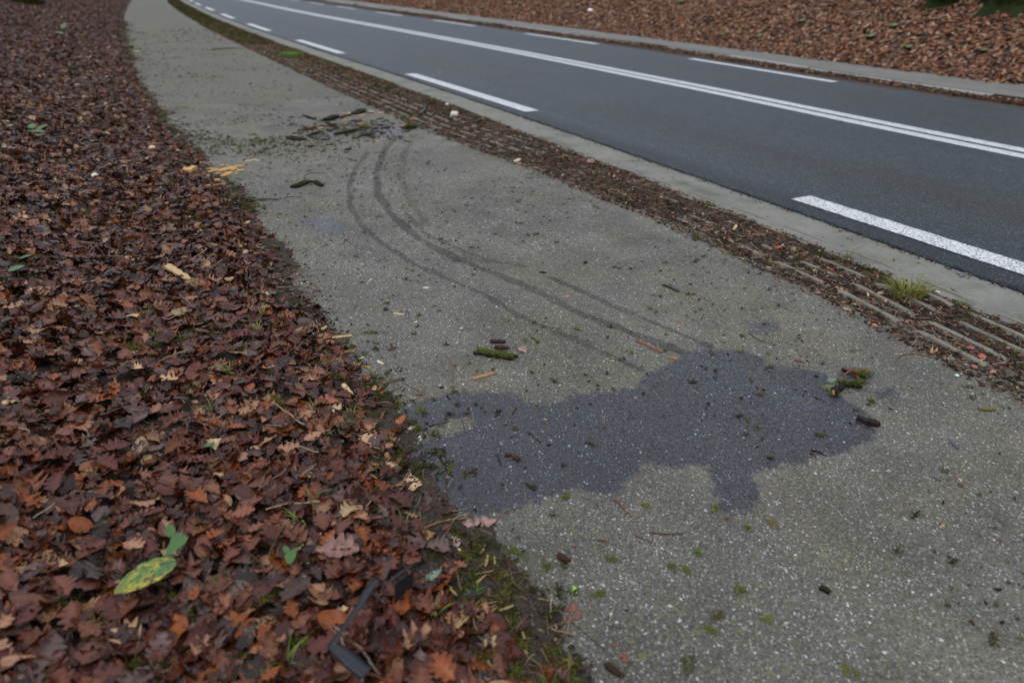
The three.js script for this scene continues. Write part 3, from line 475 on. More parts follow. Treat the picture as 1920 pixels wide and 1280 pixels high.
// a stick through measured points; it lies on the ground, thicker at its first end
function stick(name, label, category, px, r, mat, o = {}) {
  const P = px.map(([x, y]) => hit(x, y)), c = P[0].clone().add(P[P.length - 1]).multiplyScalar(0.5); c.y = min(...P.map((p) => p.y));
  const g = o.parent ?? base(name, c, label, category, o.group), cv = new THREE.CatmullRomCurve3(P.map((p) => p.clone().sub(g.position).add(new THREE.Vector3(0, r * 0.85 + (o.lift ?? 0), 0)))), m = max(10, P.length * 5), pts = cv.getPoints(m), rad = pts.map((_, i) => r * (1 - (o.taper ?? 0.4) * i / m) * (0.9 + 0.2 * h2(i, px[0][0] | 0)));
  pts.forEach((p, i) => { p.x += r * 0.5 * nz(i * 0.6, px[0][0], 2); p.z += r * 0.5 * nz(i * 0.6 + 9, px[0][1], 2); });
  const geo = tubeGeo(pts, rad, r > 0.006 ? 14 : 7, o.rough ?? 0.16, px[0][0] | 0, false); boxUV(geo, 20); mesh(o.part ?? 'stem', geo, mat, g);
  const cap = (i, j) => { const d = pts[i].clone().sub(pts[j]).normalize(), cg = tubeGeo([pts[i].clone().addScaledVector(d, -r * 0.1), pts[i].clone().addScaledVector(d, r * 0.25), pts[i].clone().addScaledVector(d, r * 0.4)], [rad[i] * 0.98, rad[i] * 0.8, rad[i] * 0.3], 9, 0.3, 5 + i); return mesh('broken_end', boxUV(cg), o.end ?? wood(0x8a6a48), g); };
  if (!o.parent || o.ends) { cap(0, 1); cap(m, m - 1); }
  return g;
}
// a splinter, chip or slab between two measured points
function chip(name, label, category, a, b, wid, thick, mat, o = {}) {
  const A = hit(...a), B = hit(...b), c = A.clone().add(B).multiplyScalar(0.5), len = max(0.006, hypot(B.x - A.x, B.z - A.z)), m = mesh(name, boxUV(chipGeo(o.seed ?? (a[0] * 3 + a[1]) | 0, 1, o.taper ?? 0.45, 14), 6).scale(len, thick * 2, wid / 0.4), mat);
  c.y = max(c.y, min(A.y, B.y)); m.position.copy(c); m.position.y += thick * 0.45 + (o.lift ?? 0); m.rotation.order = 'YXZ'; m.rotation.y = -Math.atan2(B.z - A.z, B.x - A.x); m.rotation.z = Math.atan2(B.y - A.y, len) + (o.tip ?? 0); m.rotation.x = o.roll ?? 0;
  return tag(m, label, category, o.group);
}
function leaf(name, label, px, py, len, k, hex, yaw, o = {}) {
  const m = mesh(name, o.geo ?? LEAVES[k][1], tintLeaf(hex)); m.position.copy(hit(px, py)); m.position.y += o.lift ?? len * 0.06; m.scale.setScalar(len);
  m.quaternion.setFromUnitVectors(UP, new THREE.Vector3(o.tx ?? 0, 1, o.tz ?? 0.06).normalize()).multiply(new THREE.Quaternion().setFromAxisAngle(UP, THREE.MathUtils.degToRad(yaw)));
  return tag(m, label, 'leaf', o.group);
}
const tintLeaf = (hex) => { const k = 'l' + hex; if (!MATS.has(k)) MATS.set(k, std({ color: hex, vertexColors: true, roughness: 0.36, side: THREE.DoubleSide, specularIntensity: 0.5 })); return MATS.get(k); };
const tintMoss = (hex) => { const k = 'm' + hex; if (!MATS.has(k)) MATS.set(k, std({ color: col(hex).multiplyScalar(0.8).lerp(col(0x4a4022), 0.25), vertexColors: true, roughness: 0.9, side: THREE.DoubleSide, specularIntensity: 0.2 })); return MATS.get(k); };
function mossPad(rx, rz, n, hgt, seed) {                            // a ragged mat of short shoots: a few lobes, gaps between
  const q = rng(seed), parts = [], lobes = []; for (let i = 0; i < 5; i++) lobes.push([(q() - 0.5) * 1.5, (q() - 0.5) * 1.5, 0.25 + 0.4 * q()]);
  for (let i = 0; i < n; i++) { const [lx, lz, lr] = lobes[floor(q() * 5)], a = q() * 2 * PI, r = pow(q(), 0.7) * lr * (q() < 0.15 ? 1.9 : 1), g = bladesGeo(7, seed * 7 + i, hgt * (0.5 + 0.9 * q()), hgt * 0.11, hgt * 0.6, 0.9); g.translate((lx + cos(a) * r) * rx, hgt * 0.12, (lz + sin(a) * r) * rz); parts.push(g); } return mergeGeometries(parts);
}
function tuft(label, px, py, r, hex, o = {}) {
  const m = mesh(o.name ?? 'moss_tuft', mossPad(r * 1.25, r * (o.ratio ?? 0.9), floor(14 + r * 1300), o.h ?? 0.0048, (px * 7 + py) | 0), tintMoss(hex)); m.position.copy(hit(px, py)); m.position.y += 0.001; m.rotation.y = o.yaw ?? (px * 0.37) % 3; return tag(m, label, 'moss', o.group);
}
function pebble(name, label, category, px, py, r, mat, o = {}) {
  const g = new THREE.IcosahedronGeometry(1, 3), p = g.attributes.position, v = new THREE.Vector3(), sd = px + py; for (let i = 0; i < p.count; i++) { v.fromBufferAttribute(p, i); v.multiplyScalar(1 + 0.22 * nz(v.x * 1.7 + sd, v.y * 1.7 + v.z * 2.1, 3)); p.setXYZ(i, v.x * (o.sx ?? 1.2), v.y * (o.sy ?? 0.65), v.z); } g.computeVertexNormals(); g.scale(r, r, r);
  const m = mesh(name, g, mat); m.position.copy(hit(px, py)); m.position.y += r * 0.5; m.rotation.y = sd % 6; return tag(m, label, category, o.group);
}

// ------------------------------------------------------------------ grass pavers set in the verge
{
  const verge = scene.getObjectByName('verge'), cm = concrete(), kinds = [];
  for (let k = 0; k < 4; k++) {
    const parts = [], q = rng(k * 9 + 1);
    for (let i = 0; i < 5; i++) {
      const g = new THREE.BoxGeometry(0.365, 0.08, 0.05, 14, 3, 4), p = g.attributes.position, sh = (i % 2) * 0.04 - 0.02;
      for (let v = 0; v < p.count; v++) { let x = p.getX(v), y = p.getY(v), z = p.getZ(v); const w = 0.62 + 0.5 * pow(abs(x) / 0.18, 2) * (abs(x) > 0.17 ? 0.75 : 1), top = y > 0.03; z *= w * (top ? 0.62 : 1); y += top ? -0.004 * pow(abs(z) / 0.02, 2) - 0.012 * smooth(0.14, 0.185, abs(x)) + 0.002 * nz(x * 30 + k * 7, z * 40 + i, 2) : 0; p.setXYZ(v, x + sh + 0.003 * nz(z * 60, i + k, 2), y - 0.034, z + (i - 2) * 0.116 + 0.002 * nz(x * 9, i * 3 + k, 2)); }
      g.computeVertexNormals(); parts.push(g);
    }
    for (const x of [-0.17, 0, 0.17]) { const g = new THREE.BoxGeometry(0.035, 0.06, 0.55); g.translate(x, -0.064, 0); parts.push(g); }
    const g = mergeGeometries(parts), c = new Float32Array(g.attributes.position.count * 3), p = g.attributes.position; for (let i = 0; i < p.count; i++) { const t = (0.78 + 0.3 * fbm(p.getX(i) * 12 + k * 5, p.getZ(i) * 12, 3)); c.set([t, t * 0.99, t * 0.9], i * 3); } g.setAttribute('color', new THREE.BufferAttribute(c, 3));
    const u = g.attributes.uv; for (let i = 0; i < u.count; i++) u.setXY(i, p.getX(i), p.getZ(i)); kinds.push(g);
  }
  for (let s = -3.3, k = 0; s < 26; s += 0.405, k++) {
    const m = mesh('grass_paver', kinds[k % 4], cm, verge), n = pathR(s) + 0.29, b = W(s, n, 0.0045 + 0.004 * (h2(k, 9) - 0.5)); m.position.copy(b);
    const f = W(s + 0.2, pathR(s + 0.2) + 0.29).sub(W(s - 0.2, pathR(s - 0.2) + 0.29)); m.rotation.y = -Math.atan2(f.z, f.x) + 0.02 * (h2(k, 4) - 0.5); m.rotation.z = 0.02 * (h2(k, 5) - 0.5);
  }
}

// ------------------------------------------------------------------ trees at the edge of the wood
function tree(label, px, py, r, hgt, mossy, seed) {
  const p = hit(px, py), g = base('mossy_tree', p, label, 'tree', null), q = rng(seed), sides = 28, rows = 40, pos = [], idx = [], cl = [], ph = q() * 6;
  for (let i = 0; i <= rows; i++) for (let j = 0; j < sides; j++) { const t = pow(i / rows, 1.8), y = t * hgt - 0.8, a = j / sides * 2 * PI, fl = exp(-max(-0.35, y) * 2.6), rt = 1 + fl * (0.6 + 0.7 * pow(0.5 + 0.5 * cos(a * 5 + ph + 0.4 * sin(a * 2)), 2)), rad = r * (1 - 0.62 * t) * rt * (1 + 0.05 * nz(a * 3, y * 4, 3)); pos.push(cos(a) * rad + 0.12 * t * hgt * 0.1 * sin(ph), y, sin(a) * rad); const mo = smooth(0.35, 0.6, fbm(a * 2 + 5, y * 3, 3) + 0.5 * exp(-max(0, y) * 0.9)) * mossy, w = 0.7 + 0.5 * vn(a * 14, y * 9); cl.push(mix(0.06, 0.02, mo) * w, mix(0.052, 0.03, mo) * w, mix(0.04, 0.008, mo) * w); }
  for (let i = 0; i < rows; i++) for (let j = 0; j < sides; j++) { const a = i * sides + j, b = i * sides + (j + 1) % sides; idx.push(a, a + sides, b, b, a + sides, b + sides); }
  const tg = new THREE.BufferGeometry(); tg.setAttribute('position', new THREE.Float32BufferAttribute(pos, 3)); tg.setAttribute('color', new THREE.Float32BufferAttribute(cl, 3)); tg.setIndex(idx); tg.computeVertexNormals(); mesh('trunk', tg, std({ vertexColors: true, roughness: 0.95, specularIntensity: 0.2 }), g);
  const limb = tint(0x4a4238, 0.9);
  for (let k = 0; k < 8; k++) { const y0 = hgt * (0.45 + 0.5 * k / 8), a = k * 2.4 + ph, L = hgt * (0.42 - 0.03 * k), pts = [], rd = []; for (let i = 0; i <= 12; i++) { const t = i / 12; pts.push(new THREE.Vector3(cos(a + 0.3 * t) * L * t, y0 + L * 0.6 * t - 0.15, sin(a + 0.3 * t) * L * t)); rd.push(mix(r * 0.32, 0.01, t)); } mesh('limb', tubeGeo(pts, rd, 8, 0.1, k), limb, g); }
  // moss on the root flare
  const parts = [], qq = rng(seed + 3); for (let k = 0; k < 420; k++) { const a = qq() * 2 * PI, y = pow(qq(), 1.5) * 0.7, fl = exp(-y * 2.6), rt = 1 + fl * (0.75 + 0.7 * pow(0.5 + 0.5 * cos(a * 5 + ph + 0.4 * sin(a * 2)), 2)), b = bladesGeo(7, k + seed, 0.05, 0.006, 0.03); b.translate(cos(a) * r * rt * 0.99, y, sin(a) * r * rt * 0.99); parts.push(b); } mesh('moss', mergeGeometries(parts), tintMoss(0x2c3a10), g);
}
tree('mossy green tree foot standing in the leaf litter on the left of the cycle path', 50, 6, 0.24, 8, 1, 3);
tree('bright mossy tree foot on the leafy bank across the road', 1775, 4, 0.16, 8, 1, 11);
tree('broad dark mossy tree foot at the top of the bank across the road', 1900, 6, 0.22, 9, 0.9, 17);

// ------------------------------------------------------------------ single leaves lying on top of the litter
{
  R0 = rng(4711);
  const tones = [['dark red brown', 0x4c2418], ['chestnut brown', 0x5f3422], ['grey brown', 0x523d37], ['orange brown', 0x783c16], ['pale tan', 0x8c6349], ['blackish brown', 0x321c16]], kinds = { oak: 'round lobed oak leaf', redoak: 'point lobed oak leaf', beech: 'plain oval beech leaf' };
  let left = 300, tries = 0;
  while (left > 0 && tries++ < 6000) {
    const py = 1285 - pow(R0(), 1.15) * 830, px = rr(-5, 1060); const p = hit(px, py), [s, n] = SN(p), d = pathL(s) - n - leftRag(s); if (d < 0.1 + 0.15 * R0()) continue;
    const k = floor(R0() * LEAVES.length), [tn, hex] = pick([...tones, tones[0], tones[1], tones[1], tones[2], tones[0]]), m = mesh(LEAVES[k][0] === 'beech' ? 'beech_leaf' : 'oak_leaf', LEAVES[k][1], tintLeaf(hex)), len = rr(0.05, 0.082), [gx, gz] = slope(leftY, s, n);
    m.position.copy(p); m.position.y += 0.006; m.scale.setScalar(len); m.quaternion.copy(spin(abs(gauss()) * 0.28, gx, gz)); tag(m, `${len > 0.071 ? 'large' : len > 0.06 ? 'middling' : 'small'} ${tn} ${kinds[LEAVES[k][0]]} on the litter beside the path`, 'leaf', `${len > 0.071 ? 'large' : len > 0.06 ? 'middling' : 'small'} ${tn} ${kinds[LEAVES[k][0]]} set on the litter`); left--;
  }
}
// ------------------------------------------------------------------ sticks and twigs
const TW = (l, r, c, pts, o) => stick(o?.name ?? 'twig', l, o?.cat ?? 'twig', pts, r / 1000, bark(c, 0.8), o);
TW('thin bowed brown twig on the dry path, left of the mossy bark slab', 2.6, 0x7d6650, [[841, 673], [850, 689], [851, 702], [847, 717]]);
TW('short dark twig with moss beside the grey leaf scrap', 2, 0x4a3226, [[998, 634], [1004, 638], [1010, 648]]);
TW('black wiry twig touching the back of the mossy bark slab', 2, 0x1c1815, [[895, 651], [899, 656], [915, 657], [932, 663]]);
TW('hooked tan twig on the path beyond the wet patch', 2.2, 0x8f7357, [[1513, 639], [1535, 631], [1546, 622], [1549, 613]]);
TW('angled forked pale twig on the path near the paver strip', 1.8, 0x9a8266, [[1480, 602], [1461, 600], [1463, 612], [1466, 623]]);
TW('straight grey twig on the path near the paver strip', 1.9, 0x6d6256, [[1453, 568], [1470, 577], [1485, 585]]);
TW('small dark hair thin curved twig on the dry path', 1.2, 0x40342b, [[1357, 565], [1371, 561], [1383, 568]]);
TW('dark twig lying by the small damp spot near the paver strip', 1.6, 0x3a2f28, [[1411, 591], [1424, 598], [1438, 601]]);
TW('crooked dark twig at the upper rim of the wet patch', 1.8, 0x35291f, [[1404, 625], [1428, 641], [1448, 644]]);
TW('long arched brown twig reaching from the pavers onto the path', 2.8, 0x7c5740, [[1680, 679], [1688, 669], [1713, 665], [1747, 671]]);
TW('dark red twig on the wet patch left of the lichen branch', 1.8, 0x3f2620, [[1523, 744], [1535, 748], [1547, 754]]);
TW('pale curled rootlet on the wet patch left of the lichen branch', 1.1, 0xa89478, [[1512, 757], [1522, 752], [1524, 744]]);
TW('reddish twig stub at the lower rim of the wet patch', 2.6, 0x6d4430, [[1518, 848], [1524, 852], [1531, 859]]);
TW('black twig at the lower rim of the wet patch', 2.2, 0x221c18, [[1520, 845], [1536, 849], [1545, 855], [1552, 855]]);
TW('thin dark twig on the pale dry spot inside the wet patch', 1.8, 0x4c3c2d, [[793, 806], [812, 797], [837, 793]]);
TW('short brown twig standing out near the upper rim of the wet patch', 2.4, 0x6a4a35, [[966, 766], [963, 772], [959, 779]]);
TW('straw coloured upright twig in the middle of the wet patch', 1.6, 0x9a7d58, [[1134, 782], [1133, 790], [1133, 798]]);
TW('red brown twig lying aslant in the wet patch', 2, 0x4a2a22, [[989, 810], [1000, 819], [1013, 830]]);
TW('dark forked twig in the wet patch near the leaf litter', 2, 0x33221b, [[823, 852], [833, 873], [842, 885], [851, 896]]);
TW('straight reddish twig in the wet patch near the leaf litter', 1.8, 0x5a3a2d, [[834, 891], [837, 917], [841, 944]]);
TW('short black twig in the wet patch', 1.8, 0x1e1915, [[932, 854], [936, 864], [940, 875]]);
TW('dark twig at the upper rim of the wet patch near the litter', 2, 0x261e19, [[838, 742], [842, 748], [846, 752]]);
TW('long dried stem arching from the litter to a curled oak leaf', 3.4, 0x8f7350, [[783, 1007], [798, 992], [818, 983], [845, 977], [873, 974]]);
TW('brown twig with a pale broken tip below the wet patch', 2.8, 0x77573c, [[1152, 937], [1162, 947], [1175, 961], [1187, 973]], { end: wood(0xd9c9a8) });
TW('long level brown twig on the dry gritty path', 2.2, 0x5d4636, [[1218, 1000], [1248, 1002], [1281, 1001]]);
TW('thin slanting brown twig on the dry gritty path', 1.4, 0x6a4c3a, [[1189, 1003], [1210, 1012], [1230, 1020]]);
TW('short red brown twig on the dry gritty path', 1.8, 0x6b4030, [[1120, 1014], [1132, 1015], [1145, 1017]]);
TW('dark bent twig leading to the pointed red leaf', 1.9, 0x4a352b, [[1043, 1092], [1048, 1115], [1056, 1126], [1064, 1133]]);
TW('long thin grey stalk lying beyond the pointed red leaf', 1.2, 0x55493d, [[1071, 1167], [1092, 1184], [1112, 1200], [1145, 1230]]);
TW('short grey twig near the path edge beside the pointed red leaf', 1.5, 0x6a5a4a, [[1030, 1132], [1034, 1150], [1039, 1166]]);
TW('stout brown stick on the mossy path edge among pale splinters', 3.6, 0x4d3729, [[903, 1067], [918, 1082], [934, 1101], [947, 1121], [958, 1140]]);
TW('pale grey stick in the litter at the foot of the mossy edge', 3.2, 0x8a7a66, [[915, 1243], [930, 1262], [946, 1284]]);
TW('mottled grey stick crossing under the long black plastic strip', 3.6, 0x7d6f5e, [[630, 1180], [655, 1203], [680, 1222], [695, 1245], [711, 1269]]);
TW('pale stick in the litter beside the mossy path edge', 3, 0x9a8b78, [[838, 1253], [852, 1266], [870, 1282]]);
TW('long thin dark branch curving through the leaf litter', 2.6, 0x4a3a2e, [[405, 716], [412, 700], [424, 690], [448, 676], [472, 661], [495, 645]]);
TW('bent dark branch in the litter near the path', 2.2, 0x44342a, [[463, 753], [494, 745], [510, 727], [525, 708]]);
TW('pale dry stem lying across dark leaves', 1.6, 0xa08a6e, [[262, 726], [278, 738], [297, 750]]);
TW('dark grey green branch with lichen lying across the mossy path edge', 4.6, 0x2c3028, [[442, 353], [438, 362], [446, 368], [457, 373], [471, 376], [497, 374], [522, 376]], { name: 'branch', cat: 'branch' });
TW('slender dark twig on the path near the mossy bark clump', 2.4, 0x2f302a, [[569, 330], [588, 325], [610, 325]]);
TW('thin bowed twig on the path below the mossy bark clump', 1.8, 0x4a4034, [[537, 370], [556, 369], [572, 377]]);
TW('kinked brown twig on the path edge near the lichen branch', 2.2, 0x7a654f, [[478, 408], [487, 399], [486, 394]]);
TW('pale crooked root hanging over the mossy path edge', 2.2, 0xa08d76, [[438, 418], [450, 427], [448, 445], [452, 461]]);
TW('dark straight twig on the mossy edge under the lichen branch', 3, 0x44352b, [[457, 391], [470, 385], [484, 381]]);
TW('green grey stick leaning from the litter onto the far path', 5, 0x5f6350, [[299, 226], [316, 214], [332, 202]], { name: 'stick', cat: 'stick' });
TW('dark mossy branch lying on the far part of the path', 9, 0x2a2c1e, [[396, 94], [410, 92.5], [424, 91.5], [438, 91]], { name: 'branch', cat: 'branch' });
TW('thin twig beside the dark mossy branch on the far path', 5, 0x4a4034, [[438, 92], [448, 91], [457, 91.5]]);
TW('dark bark covered stick sunk in the litter near the path bend', 9, 0x2c2622, [[139, 288], [158, 284], [182, 277]], { name: 'stick', cat: 'stick' });
TW('grey stick sticking out of the litter', 6, 0x5b5750, [[158, 336], [172, 325], [187, 311]], { name: 'stick', cat: 'stick' });
TW('dark root lying in the litter below the mossy tree', 16, 0x2a211b, [[-6, 36], [18, 40], [50, 49], [62, 51]], { name: 'root', cat: 'root' });
TW('dark stick beside split pale wood at the path edge', 4.4, 0x3a2f27, [[575, 642], [597, 636], [619, 626]], { name: 'stick', cat: 'stick' });
TW('fine twig crossing the split bark on the path edge', 1.6, 0x5a4838, [[645, 668], [660, 664], [679, 659]]);
TW('pale hooked rootlet at the path edge above the wet patch', 1.3, 0xc2b398, [[681, 780], [684, 773], [689, 768], [697, 767]]);
TW('dry tan stem drooping over the corner of the wet patch', 2.4, 0x8c6f4d, [[682, 794], [689, 802], [694, 813], [696, 830]]);
// on the verge
const VG = { group: 'twigs on the paver verge' };
for (const [l, r, c, p] of [
  ['white forked twig like an antler lying on the pavers', 3, 0xb9a284, [[1723, 587], [1727, 581], [1734, 577], [1748, 572]]],
  ['grey bowed twig at the kerb beside the grass tuft', 2.4, 0x6c6054, [[1520, 494], [1528, 485], [1550, 480]]],
  ['dark stick lying across the verge dirt short of the grass tuft', 3, 0x332a23, [[1478, 497], [1500, 500], [1526, 506]]],
  ['long pale grey twig running to the grass tuft', 2, 0x857767, [[1595, 502], [1620, 515], [1647, 533]]],
  ['thin twig slanting over the pavers below the grass tuft', 1.8, 0x756552, [[1608, 567], [1620, 576], [1633, 588]]],
  ['tan straight twig lying between two paver ribs', 2.2, 0x9a7c5c, [[1616, 590], [1634, 595], [1654, 604]]],
  ['slim grey twig lying level across a paver rib', 2, 0x6b5f53, [[1680, 603], [1708, 606], [1738, 608]]],
  ['dark stick lying steeply over the pavers by the right kerb', 2.8, 0x3a3029, [[1834, 608], [1846, 625], [1860, 646]]],
  ['bent dark stick lying over two paver ribs', 3, 0x2f2721, [[1864, 638], [1876, 656], [1889, 673]]],
  ['straight brown stick at the seam of path and pavers', 2.4, 0x6a5644, [[1583, 570], [1598, 576], [1609, 583]]],
  ['pale bowed stick at the seam of path and verge', 3, 0x8d7b66, [[1107, 378], [1120, 388], [1137, 397]]],
  ['black crooked stick on the verge dirt', 3, 0x1f1a17, [[900, 266], [914, 270], [931, 277]]],
  ['light brown twig lying level on the verge dirt', 2.4, 0x83664c, [[920, 289], [937, 284], [955, 282]]],
  ['black hooked twig at the edge of verge and path', 2.4, 0x241d19, [[996, 314], [1002, 322], [998, 327], [986, 326]]],
  ['upright grey twig loop standing in the verge dirt', 2, 0x6f6557, [[1112, 356], [1114, 348], [1113, 340]]],
  ['grey root arching over the verge dirt', 2.4, 0x6d6457, [[1129, 377], [1146, 372], [1156, 362]]],
  ['dark stick along the path side of the pavers', 2.4, 0x3c3129, [[1755, 599], [1790, 611], [1822, 626]]],
  ['reddish twig at the right kerb on the verge', 1.8, 0x6f4a36, [[1905, 640], [1912, 632], [1916, 625]]],
]) TW(l, r, c, p, VG);
{
  R0 = rng(88); // more loose twigs in the verge dirt
  for (let k = 0; k < 60; k++) { const s = -2.3 + pow(R0(), 1.3) * 5.5, n = rr(pathR(s) + 0.03, kerbL(s) - 0.02), q = seenAt(W(s, n)); if (!q || q[0] > 1915) continue; const a = rr(0, PI), L = rr(14, 42) * (500 / max(300, q[1] + 100)), dx = cos(a) * L, dy = sin(a) * L * 0.45, bw = rr(-5, 5); const pc = pick([['dark brown', 0x3a2d24], ['grey', 0x6d6155], ['tan', 0x84694e]]); TW(`loose ${pc[0]} twig strewn in the verge dirt between path and kerb`, rr(1.2, 2.4), pc[1], [[q[0] - dx, q[1] - dy], [q[0], q[1] + bw * 0.4], [q[0] + dx, q[1] + dy]], { group: `loose ${pc[0]} twigs on the verge` }); }
}

// ------------------------------------------------------------------ splintered wood, bark
const WC = (l, a, b, w, th, c, o) => chip(o?.name ?? 'wood_chip', l, o?.cat ?? 'wood chip', a, b, w, th, wood(c), o);
WC('pale torn wood slab lying on the dark leaves', [314, 503], [354, 528], 0.03, 0.012, 0xc2a67c, { name: 'wood_slab', cat: 'wood', taper: 0.2, lift: 0.006 });
WC('pale oval wood chip on the mossy edge', [493, 547], [507, 556], 0.015, 0.005, 0xcab68f);
WC('pale thin split stick at the path edge', [587, 629], [612, 616], 0.011, 0.006, 0xd3be93, { lift: 0.004 });
WC('long pale split wood piece at the path edge', [609, 637], [661, 632], 0.017, 0.005, 0xbfa67c, { name: 'split_stick', cat: 'wood', taper: 0.3, lift: 0.004 });
WC('torn bark and wood strip under a fine twig at the path edge', [625, 663], [665, 661], 0.02, 0.008, 0xa27d57, { taper: 0.6 });
WC('small orange tan chip below the torn bark strip', [636, 671], [652, 676], 0.014, 0.004, 0xc79a66);
WC('orange tan splinter on the path near the edge', [661, 682], [693, 690], 0.015, 0.005, 0xbf9160, { taper: 0.7 });
WC('creamy chip on the path by the orange splinter', [671, 676], [682, 670], 0.01, 0.004, 0xd8c8a6);
WC('white curved chip on the path', [707, 678], [719, 684], 0.012, 0.005, 0xd9cdb2);
WC('small upright pale splinter at the path edge', [632, 664], [635, 654], 0.01, 0.005, 0xd6c197);
WC('pale rectangular chip on the path', [738, 589], [758, 591], 0.014, 0.005, 0xc4ac85, { taper: 0.15 });
WC('cream rounded chip on the path', [793, 541], [805, 541], 0.016, 0.006, 0xcfc4aa);
WC('tiny white sliver on the path', [776, 605], [783, 604], 0.006, 0.003, 0xe2dccb);
WC('thin white sliver on the path beyond the rounded chip', [691, 528], [698, 523], 0.005, 0.003, 0xdcd3be);
WC('tiny white flake on the dry path above the wet patch', [745, 695], [750, 692], 0.006, 0.003, 0xe0d8c5);
WC('yellowish chip standing on the path above the wet patch', [700, 734], [704, 727], 0.013, 0.006, 0xcbb083);
WC('white petal shaped chip in the wet patch', [766, 806], [779, 801], 0.012, 0.004, 0xd9d2c0, { taper: 0.8 });
WC('pale orange stripped wood stick on the dry path', [886, 712], [929, 700], 0.014, 0.006, 0xa98260, { name: 'split_stick', cat: 'wood', taper: 0.18, seed: 71 });
WC('orange brown bark strip by the wheel track', [1195, 640], [1241, 662], 0.014, 0.004, 0x80553a, { name: 'bark_strip', cat: 'bark' });
WC('small orange bark scrap by the wheel track', [1256, 670], [1269, 675], 0.016, 0.004, 0xa97447, { name: 'bark_strip', cat: 'bark' });
WC('dark brown bark chip behind the mossy bark slab', [920, 641], [946, 643], 0.02, 0.008, 0x3b231c, { name: 'bark_chip', cat: 'bark', taper: 0.15 });
WC('dark hollow bark strip leaning on the mossy bark slab', [928, 657], [952, 659], 0.02, 0.008, 0x3a261c, { name: 'bark_chip', cat: 'bark', taper: 0.5, lift: 0.01 });
WC('blocky charred wood stick at the rim of the wet patch', [1607, 788], [1648, 799], 0.021, 0.014, 0x2c211b, { name: 'charred_stick', cat: 'wood', taper: 0.08, seed: 12 });
WC('yellow brown bark piece on the dry path by the verge', [1837, 768], [1867, 769], 0.014, 0.006, 0x74683c, { name: 'bark_chip', cat: 'bark' });
WC('brown bark scrap on the path at the upper rim of the wet patch', [1490, 676], [1508, 681], 0.012, 0.005, 0x6e4a35, { name: 'bark_chip', cat: 'bark' });
WC('dark bark bit beside the small stone on the dry path', [1012, 511], [1024, 512], 0.012, 0.006, 0x1d1814, { name: 'bark_chip', cat: 'bark' });
WC('black bark twig piece next to the blue grey shard', [1244, 535], [1272, 547], 0.011, 0.005, 0x1d1815, { name: 'bark_chip', cat: 'bark' });
WC('red brown bark lump with moss on the dry path', [1046, 1042], [1066, 1056], 0.014, 0.009, 0x45291f, { name: 'bark_chip', cat: 'bark', taper: 0.2 });
WC('dark bark scrap on the dry path near the bottom', [1134, 1247], [1165, 1271], 0.013, 0.006, 0x3c2a22, { name: 'bark_chip', cat: 'bark' });
WC('dark mossy bark lump on the gritty path', [1538, 1103], [1556, 1113], 0.013, 0.009, 0x2a2618, { name: 'bark_chip', cat: 'bark', taper: 0.3 });
WC('brown bark flake on the wet patch near the litter', [960, 858], [976, 862], 0.016, 0.006, 0x4a3026, { name: 'bark_chip', cat: 'bark' });
WC('second brown bark flake on the wet patch near the litter', [948, 853], [958, 855], 0.012, 0.005, 0x3f2a22, { name: 'bark_chip', cat: 'bark' });
WC('pale oblong wood chip on the verge at the path side', [1581, 579], [1597, 583], 0.013, 0.007, 0xcbbb98);
WC('white bark flake lying on a paver rib', [1779, 628], [1799, 629], 0.013, 0.005, 0xb8ad98);
WC('white wood stub standing on the verge by the kerb', [1376, 432], [1381, 424], 0.014, 0.008, 0xd5bf94);
WC('pale wood block on the verge near the seam with the path', [966, 306], [974, 301], 0.03, 0.016, 0xcfc0a0, { taper: 0.1 });
for (const [a, b, w] of [[[915, 1045], [910, 1066], 0.011], [[893, 1096], [911, 1081], 0.009], [[927, 1046], [928, 1062], 0.008], [[855, 1183], [884, 1149], 0.016], [[806, 1142], [808, 1121], 0.009], [[935, 1149], [967, 1138], 0.01], [[979, 1187], [984, 1203], 0.009], [[910, 1203], [911, 1217], 0.009], [[900, 1041], [908, 1033], 0.008], [[843, 1106], [857, 1120], 0.007], [[862, 1198], [868, 1188], 0.012], [[982, 1222], [990, 1232], 0.01]]) WC('pale yellow wood splinter on the mossy path edge', a, b, w * 0.6, 0.003, 0xb39a68, { taper: 0.7, lift: 0.003, group: 'pale splinters on the mossy edge' });
